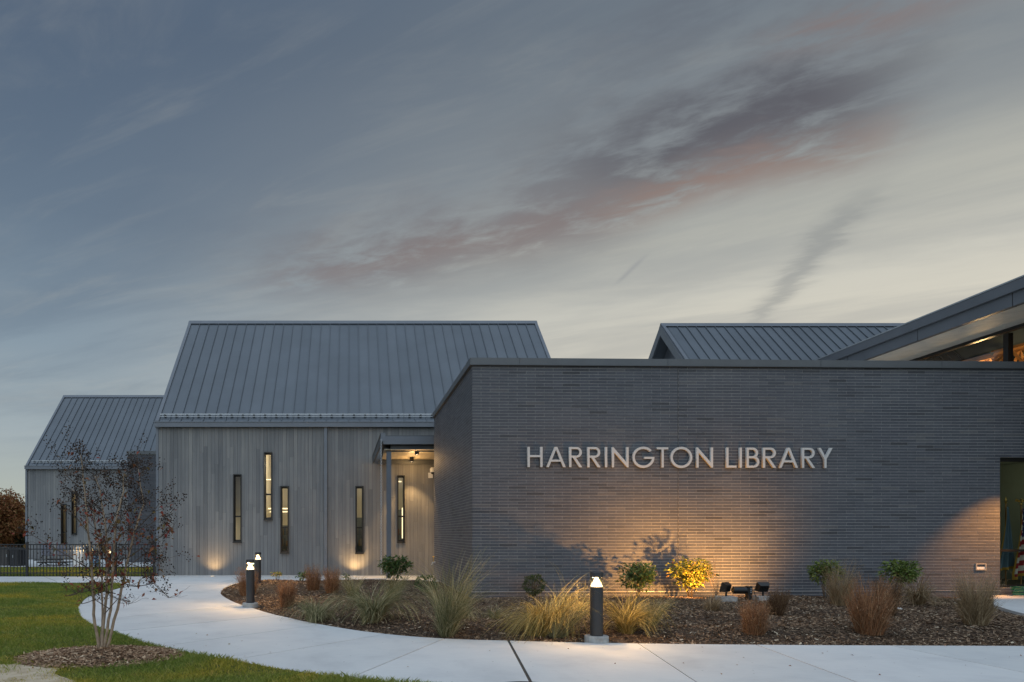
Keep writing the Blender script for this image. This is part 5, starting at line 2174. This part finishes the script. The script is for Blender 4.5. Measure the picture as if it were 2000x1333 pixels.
RU, BRN, TAN, GRN, GLD = (M[k] for k in ('rust_grass', 'brown_grass', 'tan_grass', 'green_grass', 'gold_grass'))
b_ = 'bluestem_grass'
grass_clump(b_, 484, 1166, 1104, 23, RU, 'russet upright grass clump glowing behind the bollard at the bed tip', 'upright', 21)
grass_clump(b_, 561, 1190, 1128, 19, RU, 'small russet grass clump standing alone right of the bed tip bollards', 'upright', 22)
grass_clump(b_, 612, 1161, 1101, 18, RU, 'russet grass clump left of the downspout, paired with another', 'upright', 23)
grass_clump(b_, 648, 1167, 1105, 18, RU, 'russet grass clump right under the downspout, paired with another', 'upright', 24)
grass_clump(b_, 1473, 1246, 1166, 28, RU, 'broad rust coloured grass clump in front of the floodlights', 'upright', 25, n=760)
grass_clump(b_, 1513, 1214, 1146, 20, BRN, 'dark brown grass clump leaning right, beside the second floodlight', 'upright', 26, (.18, 0))
grass_clump(b_, 1697, 1246, 1122, 36, RU, 'largest rust coloured grass clump, between two green shrubs on the right', 'upright', 27, (.05, 0), n=1100)
grass_clump(b_, 1730, 1215, 1120, 22, BRN, 'brown grass clump close behind the largest rust coloured one', 'upright', 28, (.06, 0))
grass_clump('wispy_grass', 1905, 1236, 1095, 34, TAN, 'wispy tan grass clump beside the entry pavement', 'wispy', 29, n=700)
grass_clump('wispy_grass', 1640, 1193, 1080, 28, TAN, 'tall wispy tan grass clump against the wall by a green shrub', 'wispy', 30, (.04, 0))
grass_clump('drooping_grass', 1793, 1192, 1132, 30, TAN, 'drooping tan grass clump low beside the right hand green shrub', 'arching', 31)
f_ = 'fountain_grass'
grass_clump(f_, 612, 1214, 1164, 42, GRN, 'low arching olive grass in front of the paired russet clumps', 'arching', 32, (.1, 0))
grass_clump(f_, 726, 1221, 1142, 62, GRN, 'widest olive green grass clump, arching between shrub and path', 'arching', 33, (.1, 0), n=900)
grass_clump(f_, 690, 1176, 1120, 24, GRN, 'thin tall olive grass with a few straight blades below a slit window', 'fountain', 34, n=240)
grass_clump(f_, 768, 1184, 1120, 30, GRN, 'olive grass clump under the broad leaved shrub by the column', 'fountain', 44, (.05, 0), n=360)
grass_clump(f_, 872, 1243, 1095, 40, GRN, 'tall olive grass clump with fine plumes at the brick corner', 'fountain', 35, (.10, 0), n=800)
grass_clump(f_, 905, 1222, 1180, 34, GRN, 'low olive tuft at the foot of the tall plumed grass', 'arching', 45, n=260)
grass_clump(f_, 1048, 1243, 1158, 66, GLD, 'golden grass clump swept to the right, left of the nearest bollard', 'arching', 36, (.45, 0), n=1000)
grass_clump(f_, 1085, 1246, 1120, 40, GRN, 'fine olive plumes rising behind the swept golden grass', 'fountain', 46, (.55, 0), n=160)
grass_clump(f_, 1224, 1244, 1164, 42, GLD, 'golden grass clump arching evenly, right of the nearest bollard', 'arching', 37, n=640)
grass_clump(f_, 1265, 1236, 1150, 46, GRN, 'thin olive grass behind the evenly arching golden clump', 'fountain', 38, (.2, 0), n=220)
grass_clump(f_, 965, 1218, 1188, 34, GRN, 'sparse low olive tuft in the open mulch before the brick wall', 'arching', 39, n=150)
grass_clump(f_, 1390, 1202, 1158, 40, TAN, 'sparse dry tan grass in front of the first floodlight', 'arching', 40, n=130)


def leaves_np(c, nrm, L, wd, seed, curl=.25):
    """folded pointed leaves: c centre base (n,3), nrm growing direction (n,3)"""
    r = np.random.default_rng(seed)
    n = len(c)
    d = nrm / (np.linalg.norm(nrm, axis=1)[:, None] + 1e-9)
    s = np.cross(d, np.array([0, 0, 1.0]) + r.normal(0, .5, (n, 3)))
    s /= np.linalg.norm(s, axis=1)[:, None] + 1e-9
    u = np.cross(s, d)
    LL_ = (L * r.uniform(.6, 1.2, n))[:, None]
    W_ = (wd * r.uniform(.7, 1.2, n))[:, None]
    tip = c + d * LL_ - u * LL_ * curl
    m1 = c + d * LL_ * .45
    v = np.stack([c, m1 + s * W_ + u * W_ * .45, tip, m1 - s * W_ + u * W_ * .45, m1 + d * LL_ * .05], 1)
    i = np.arange(n)[:, None] * 5
    f = np.concatenate([i + np.array([[0, 1, 4]]), i + np.array([[1, 2, 4]]), i + np.array([[2, 3, 4]]), i + np.array([[3, 0, 4]])], 0)
    return v.reshape(-1, 3), f


def shrub(name, px, py, top, halfw, mat, label, nleaf, L, wd, seed, stems=9, flat=1.0, cat='shrub', D=None, ball=False, low=.25, group='shrubs in the bed', lumps=7):
    x, y = G(px, py) if D is None else (PX(px, D), D)
    z = zbed(x, y) - .01
    h = PZ(top, y) - z
    w = halfw / F * y
    o = empty(name, (x, y, z), label, cat, group)
    r = np.random.default_rng(seed)
    m = MB()
    ends = []
    for k in range(stems):
        a = r.uniform(0, 2 * math.pi)
        e = np.array([w * .8 * r.uniform(.2, 1) * math.cos(a), w * .8 * r.uniform(.2, 1) * math.sin(a), h * r.uniform(.6, .92)])
        ends.append(e)
        mid = e * np.array([.4, .4, .5]) + r.normal(0, .015, 3)
        m.tube([(x + .02 * math.cos(a), y + .02 * math.sin(a), z), (x + mid[0], y + mid[1], z + mid[2]), (x + e[0], y + e[1], z + e[2])], [.009, .006, .003], 5)
    m.build('stem', M['stem'], o)
    if ball:
        p = r.normal(0, 1, (nleaf, 3))
        p /= np.linalg.norm(p, axis=1)[:, None]
        rad = r.uniform(.55, 1.0, nleaf) ** .6
        rad *= 1 + .12 * np.sin(p[:, 0] * 5 + seed) * np.sin(p[:, 2] * 6)
        c = p * rad[:, None] * np.array([w, w, h * .42]) + np.array([0, 0, h * .56])
        dirs = p + np.array([0, 0, .5]) + r.normal(0, .4, (nleaf, 3))
    else:
        cen = [np.array([w * .55 * math.cos(a) * q, w * .55 * math.sin(a) * q, h * (low + (1 - low) * zz)]) for a, q, zz in zip(r.uniform(0, 6.28, lumps), r.uniform(.3, 1.1, lumps), r.uniform(.25, .85, lumps))] + ends
        pick = r.integers(0, len(cen), nleaf)
        p = r.normal(0, 1, (nleaf, 3))
        p /= np.linalg.norm(p, axis=1)[:, None]
        rad = r.uniform(.2, 1.0, nleaf) ** .5
        size = np.array([w * .42, w * .42, h * .20])
        c = np.array(cen)[pick] + p * rad[:, None] * size
        c[:, 2] = np.clip(c[:, 2], h * low * .6, h * 1.02)
        dirs = p * np.array([1, 1, .5]) + c / (np.linalg.norm(c, axis=1)[:, None] + 1e-6) * np.array([.6, .6, .2]) + r.normal(0, .25, (nleaf, 3))
        dirs[:, 2] -= .1
    v, f = leaves_np(c, dirs, L, wd, seed + 5)
    fo = link('foliage', np_mesh('foliage', v, f), mat, o)
    fo['kind'] = 'stuff'
    return o


shrub('broadleaf_shrub', 772, 1150, 1090, 32, M['leaf_mid'], 'broad leaved green shrub in front of the blue grey column', 1100, .11, .026, 51, D=18.4, low=.18, lumps=11)
shrub('low_shrub', 832, 1167, 1124, 21, M['leaf_dark'], 'low dark green shrub left of the tall plumed grass', 700, .055, .014, 52, ball=True)
shrub('boxwood', 1043, 1172, 1122, 22, M['leaf_box'], 'round clipped boxwood standing alone against the brick wall', 1500, .035, .011, 53, ball=True, D=14.7)
shrub('broadleaf_shrub', 1246, 1168, 1104, 41, M['leaf_mid'], 'green broad leaved shrub in front of its shadow on the brick wall', 1300, .085, .022, 54, D=14.5, low=.22, lumps=12)
shrub('yellow_shrub', 1347, 1166, 1094, 43, M['leaf_yellow'], 'bright yellow leaved shrub lit by the floodlight', 1500, .088, .024, 55, D=14.75, low=.2, stems=14, lumps=14)
shrub('broadleaf_shrub', 1612, 1165, 1098, 28, M['leaf_fresh'], 'green broad leaved shrub left of the tall wispy tan grass', 800, .09, .020, 56, D=14.2, low=.4)
shrub('broadleaf_shrub', 1755, 1165, 1100, 38, M['leaf_fresh'], 'green broad leaved shrub behind the largest rust coloured grass', 1000, .09, .020, 57, D=14.2, low=.4)
shrub('small_shrub', 540, 1142, 1118, 11, M['leaf_yellow'], 'tiny yellowish plant at the far edge of the bed by the walk', 70, .09, .022, 58, stems=4, D=19.4)
shrub('small_shrub', 590, 1142, 1120, 13, M['leaf_mid'], 'tiny green plant at the far edge of the bed left of the russet pair', 110, .11, .025, 59, stems=4, D=19.4)
shrub('small_shrub', 676, 1140, 1124, 8, M['leaf_mid'], 'tiny green plant at the far edge of the bed right of the russet pair', 50, .09, .02, 60, stems=3, D=19.8)
# bare twigs beside the yellow shrub
x, y = PX(1400, 14.2), 14.2
tw_ = MB()
for k in range(14):
    a = random.uniform(-.35, .5)
    hgt = random.uniform(.4, 1.25)
    tw_.tube([(x, y, .05), (x + a * .5 * hgt + random.uniform(-.03, .03), y + random.uniform(-.1, .1), .05 + hgt * .5), (x + a * hgt, y + random.uniform(-.2, .15), .05 + hgt)], [.004, .003, .0015], 4)
tag(tw_.build('bare_shrub', M['twig'], anchor=(x, y, 0)), 'thin leafless twigs standing between yellow shrub and floodlight', 'shrub')

# ------------------------------------------------------------------ young multi-stem tree
tree = empty('young_tree', (TX, TY, 0), 'young bare multi-stemmed tree with dark seed pods and a few red leaves', 'tree')
rt_ = random.Random(5)


def P3(px, py, dy):
    return Vector((PX(px, TY + dy), TY + dy, PZ(py, TY + dy)))


stem_px = [
    ([(194, 1284), (184, 1200), (180, 1130), (172, 1040), (165, 960), (157, 888)], -.10, .021),
    ([(198, 1285), (204, 1200), (210, 1120), (208, 1040), (196, 960), (186, 930)], .12, .021),
    ([(202, 1285), (216, 1190), (222, 1100), (226, 1020), (240, 960), (243, 925)], -.02, .019),
    ([(206, 1284), (230, 1190), (246, 1110), (262, 1040), (280, 985), (270, 915)], .18, .020),
    ([(196, 1284), (200, 1220), (198, 1130), (190, 1050), (180, 990), (140, 955)], .28, .014)]
tw = []            # (start, direction, length, radius, level)
barks = []
ends = []
leafpts = []
for pts, dy, r0 in stem_px:
    P = [P3(a, b, dy * k / 3) for k, (a, b) in enumerate(pts)]
    P[0] = Vector((P[0].x, TY + rt_.uniform(-.02, .02), .04))
    fine_ = []
    for i in range(len(P) - 1):
        for k in range(4):
            q = P[i].lerp(P[i + 1], k / 4)
            fine_.append(q + Vector((rt_.gauss(0, .004), rt_.gauss(0, .004), 0)))
    fine_.append(P[-1])
    n = len(fine_)
    m = MB()
    m.tube(fine_, [.82 * r0 * (1 - k / n) ** .8 + .003 for k in range(n)], 7)
    m.build('trunk', M['bark'], tree, smooth=True)
    for k in range(int(n * .30), n):
        for _ in range(1 if rt_.random() < .55 else 2):
            a = rt_.uniform(0, 2 * math.pi)
            tw.append((fine_[k], Vector((math.cos(a) * .8, math.sin(a) * .6, rt_.uniform(.25, 1.0))).normalized(), rt_.uniform(.10, .32) * (1.1 - .4 * k / n), .0042, 0))
extra = [([(176, 1112), (130, 1085), (92, 1062), (64, 1046)], 0.0), ([(240, 1140), (268, 1146), (300, 1140), (322, 1160), (330, 1168)], -.15), ([(250, 1090), (290, 1062), (316, 1048), (326, 1038)], .05),
         ([(180, 1140), (150, 1160), (130, 1165)], -.1), ([(262, 1040), (300, 1000), (310, 985)], .1), ([(226, 1160), (190, 1150), (160, 1158)], -.1), ([(215, 1190), (186, 1172), (160, 1180)], -.12),
         ([(172, 1040), (140, 1000), (118, 985)], 0), ([(165, 960), (130, 930), (118, 905)], .05), ([(270, 930), (285, 915)], .1), ([(248, 1100), (280, 1110), (310, 1095)], -.1), ([(204, 1200), (230, 1170), (255, 1175), (250, 1180)], -.15),
         ([(208, 1040), (232, 990), (222, 950)], .1), ([(246, 1110), (286, 1080), (300, 1085)], -.05), ([(222, 1100), (252, 1050), (300, 1020)], -.1)]
mt_ = MB()
for pts, dy in extra:
    P = [P3(a, b, dy) for a, b in pts]
    mt_.tube(P, [.006 - .004 * k / len(P) for k in range(len(P))], 4)
    ends.append(P[-1])
    for q in P[1:]:
        for _ in range(4):
            a = rt_.uniform(0, 6.28)
            tw.append((q, Vector((math.cos(a), math.sin(a) * .6, rt_.uniform(-.1, .9))).normalized(), rt_.uniform(.08, .22), .003, 1))
while tw:
    p, d, L, r, lev = tw.pop()
    q = p + d * L * .5 + Vector((rt_.gauss(0, .02), rt_.gauss(0, .02), 0))
    e = p + d * L + Vector((rt_.gauss(0, .03), rt_.gauss(0, .03), .03))
    mt_.tube([p, q, e], [r, r * .75, r * .5], 3)
    if lev < 2:
        for _ in range(2 if rt_.random() < .6 else 1):
            dd = (d + Vector((rt_.gauss(0, .7), rt_.gauss(0, .6), rt_.gauss(.1, .4)))).normalized()
            tw.append((q if rt_.random() < .5 else e, dd, L * rt_.uniform(.4, .65), max(r * .65, .0016), lev + 1))
    if lev >= 1:
        ends.append(e)
    leafpts.append(q)
mt_.build('branch', M['twig'], tree)['kind'] = 'stuff'
# seed pods cluster at the twig ends of the upper crown
rg = np.random.default_rng(77)
pv = []
for e in ends:
    hgt = e.z
    if hgt < .9 and rg.random() < .75:
        continue
    if rg.random() < (.6 if hgt < 1.6 else .25):
        continue
    k = rg.integers(5, 16)
    pts = np.array(e) + rg.normal(0, 1, (k, 3)) * np.array([.028, .028, .042])
    pv.append(pts)
pv = np.concatenate(pv)
octa = np.array([(1, 0, 0), (-1, 0, 0), (0, 1, 0), (0, -1, 0), (0, 0, 1), (0, 0, -1)], float)
of = np.array([(0, 2, 4), (2, 1, 4), (1, 3, 4), (3, 0, 4), (2, 0, 5), (1, 2, 5), (3, 1, 5), (0, 3, 5)])
rad = rg.uniform(.006, .011, len(pv))
v = (pv[:, None, :] + octa[None] * rad[:, None, None]).reshape(-1, 3) - np.array(ANCH[tree.name])
f = (np.arange(len(pv))[:, None, None] * 6 + of[None]).reshape(-1, 3)
link('seed_pod', np_mesh('seed_pod', v, f), M['pod'], tree)['kind'] = 'stuff'
lp_ = np.array([tuple(q) for q in leafpts])
zrel = lp_[:, 2]
lp_ = np.concatenate([lp_, lp_ + rg.normal(0, .05, lp_.shape)])
zrel = lp_[:, 2]
keep = rg.uniform(0, 1, len(lp_)) < np.where((zrel > .8) & (zrel < 1.75), .42, .06)
lp_ = lp_[keep] + rg.normal(0, .015, (keep.sum(), 3))
v, f = leaves_np(lp_, rg.normal(0, 1, lp_.shape) * np.array([1, 1, .6]) - np.array([0, 0, .5]), .072, .019, 88)
link('leaf', np_mesh('leaf', v - np.array(ANCH[tree.name]), f), M['leaf_red'], tree)['kind'] = 'stuff'


# a few fallen leaves, blown about
rg = np.random.default_rng(404)
fx = np.concatenate([TX + rg.normal(0, .8, 60), rg.uniform(-3, 9, 40)])
fy = np.concatenate([TY + rg.normal(0, .7, 60), rg.uniform(6.6, 9.2, 40)])
kk = ~inside(fx, fy, BED)
fx, fy = fx[kk], fy[kk]
v, f = leaves_np(np.stack([fx, fy, np.full(len(fx), .012)], 1), np.stack([rg.normal(0, 1, len(fx)), rg.normal(0, 1, len(fx)), np.full(len(fx), .1)], 1), .035, .010, 405, .1)
tag(link('fallen_leaves', np_mesh('fallen_leaves', v, f), M['leaf_brown']), 'few small brown leaves fallen around tree and path', 'leaves', kind='stuff')


# ------------------------------------------------------------------ far trees
def far_tree(name, x, y, h, w, mat, label, nleaf, size, seed, trunk_h=.3, zs=.36):
    o = empty(name, (x, y, -.1), label, 'tree', 'trees beyond the fence')
    r = np.random.default_rng(seed)
    m = MB()
    m.tube([(x, y, -.1), (x + .1, y, h * .35), (x, y, h * .8)], [.22, .16, .05], 8)
    for k in range(9):
        a = r.uniform(0, 6.28)
        z = h * r.uniform(.25, .6)
        m.tube([(x, y, z), (x + w * .35 * math.cos(a), y + w * .35 * math.sin(a), z + h * .15), (x + w * .75 * math.cos(a), y + w * .75 * math.sin(a), z + h * .32)], [.08, .05, .02], 5)
    m.build('trunk', M['stem'], o)
    nl = 34
    cen = r.normal(0, 1, (nl, 3))
    cen /= np.linalg.norm(cen, axis=1)[:, None]
    cen *= (r.uniform(.2, 1, nl) ** .5)[:, None]
    cen = cen * np.array([w * .75, w * .75, h * zs]) + np.array([0, 0, h * (trunk_h + zs)])
    c = cen[r.integers(0, nl, nleaf)] + r.normal(0, 1, (nleaf, 3)) * np.array([w * .16, w * .16, h * .075])
    v, f = leaves_np(c, r.normal(0, 1, (nleaf, 3)), size, size * .3, seed + 1)
    link('crown', np_mesh('crown', v, f), mat, o)['kind'] = 'stuff'
    return o


far_tree('autumn_tree', PX(-2, 62), 62, PZ(962, 62) + .1, 3.0, M['leaf_brown'], 'russet autumn tree beyond the fence at the far left', 9000, .30, 91, .04, .46)
far_tree('thin_tree', PX(38, 70), 70, PZ(972, 70) + .1, 2.1, M['leaf_olive'], 'thin leaved olive tree between the russet tree and the building', 2600, .26, 92, .08, .42)
far_tree('thin_tree', PX(-60, 80), 80, 6.0, 3.2, M['leaf_olive'], 'dark olive tree beyond the russet tree', 3500, .3, 93, .05, .44)
far_tree('low_tree', PX(22, 66), 66, 2.9, 2.8, M['leaf_olive'], 'low dark bushy tree under the thin olive tree', 5000, .28, 94, .0, .5)
